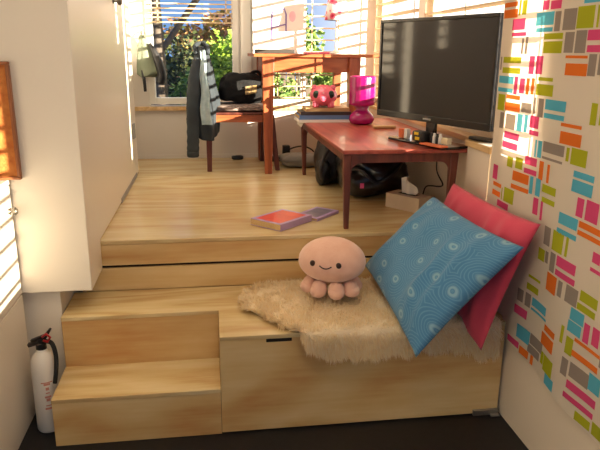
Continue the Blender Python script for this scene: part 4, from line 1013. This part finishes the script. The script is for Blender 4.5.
t = thing('garden_fence', 'brown paling fence far behind the garden plants', 'fence', (0.5, 10.2, -0.3))
fp = MB()
for i in range(60): fp.box(-4 + i * 0.15, -4 + i * 0.15 + 0.138, 10.2, 10.22, -0.3, 1.42)
obj('palings', fp, M['fence'], t)
obj('rail', MB().box(-4, 5, 10.22, 10.27, 0.1, 0.2).box(-4, 5, 10.22, 10.27, 1.0, 1.1), M['fence'], t)

# ------------------------------------------------------------------ light
w = bpy.data.worlds.new('daylight'); S.world = w; w.use_nodes = True
nt = w.node_tree; nt.nodes.clear(); L = nt.links.new
out = nt.nodes.new('ShaderNodeOutputWorld'); bg = nt.nodes.new('ShaderNodeBackground')
tc = nt.nodes.new('ShaderNodeTexCoord'); sp = nt.nodes.new('ShaderNodeSeparateXYZ'); L(tc.outputs['Generated'], sp.inputs[0])
mr = nt.nodes.new('ShaderNodeMapRange'); mr.inputs[1].default_value = 0.12; mr.inputs[2].default_value = 0.42
L(sp.outputs['X'], mr.inputs[0])
mx = nt.nodes.new('ShaderNodeMixRGB'); mx.inputs[1].default_value = (0.22, 0.42, 0.80, 1); mx.inputs[2].default_value = (2.3, 2.15, 1.9, 1)
L(mr.outputs[0], mx.inputs[0]); L(mx.outputs[0], bg.inputs[0]); L(bg.outputs[0], out.inputs[0])
bg.inputs[1].default_value = 1.0

def lamp(name, kind, energy, color, loc, **k):
    d = bpy.data.lights.new(name, kind); d.energy = energy; d.color = color
    for a, b_ in k.items(): setattr(d, a, b_)
    o = bpy.data.objects.new(name, d); o.location = loc; COL.objects.link(o); return o
SUN = Vector((-1.0, 0.88, -0.215)).normalized()
s = lamp('low_sun', 'SUN', 24.0, (1.0, 0.88, 0.68), (6, -6, 4), angle=0.006)
s.rotation_euler = SUN.to_track_quat('-Z', 'Y').to_euler()
c1 = lamp('fill_light_front', 'AREA', 14, (1.0, 0.83, 0.64), (0.1, 1.3, ZC - 0.03), size=0.9)  # added warm fill out of view overhead, brightens the front; not a known fixture
c2 = lamp('fill_light_platform', 'AREA', 11, (1.0, 0.88, 0.72), (0.3, 4.0, ZC - 0.03), size=0.9)  # second added fill, unseen above the platform, lifts the back of the room

# ------------------------------------------------------------------ camera
cam = bpy.data.cameras.new('camera'); cam.sensor_width = 36; cam.lens = 619.6 * 36 / 600; cam.clip_start = 0.02
co = bpy.data.objects.new('camera', cam); COL.objects.link(co)
R_ = Vector((1.59750880e-03, -2.29318078e-04, 1.39873794e-05)).normalized()
F_ = Vector((0.13914135, 0.95286091, -0.26962154)).normalized()
U_ = R_.cross(F_).normalized(); R_ = F_.cross(U_).normalized()
co.matrix_world = Matrix(((R_.x, U_.x, -F_.x, 0.0), (R_.y, U_.y, -F_.y, 0.0), (R_.z, U_.z, -F_.z, 1.551), (0, 0, 0, 1)))
S.camera = co
S.view_settings.view_transform = 'Standard'; S.view_settings.look = 'None'
S.view_settings.exposure = 0.0; S.view_settings.gamma = 1.0; S.view_settings.use_curve_mapping = False
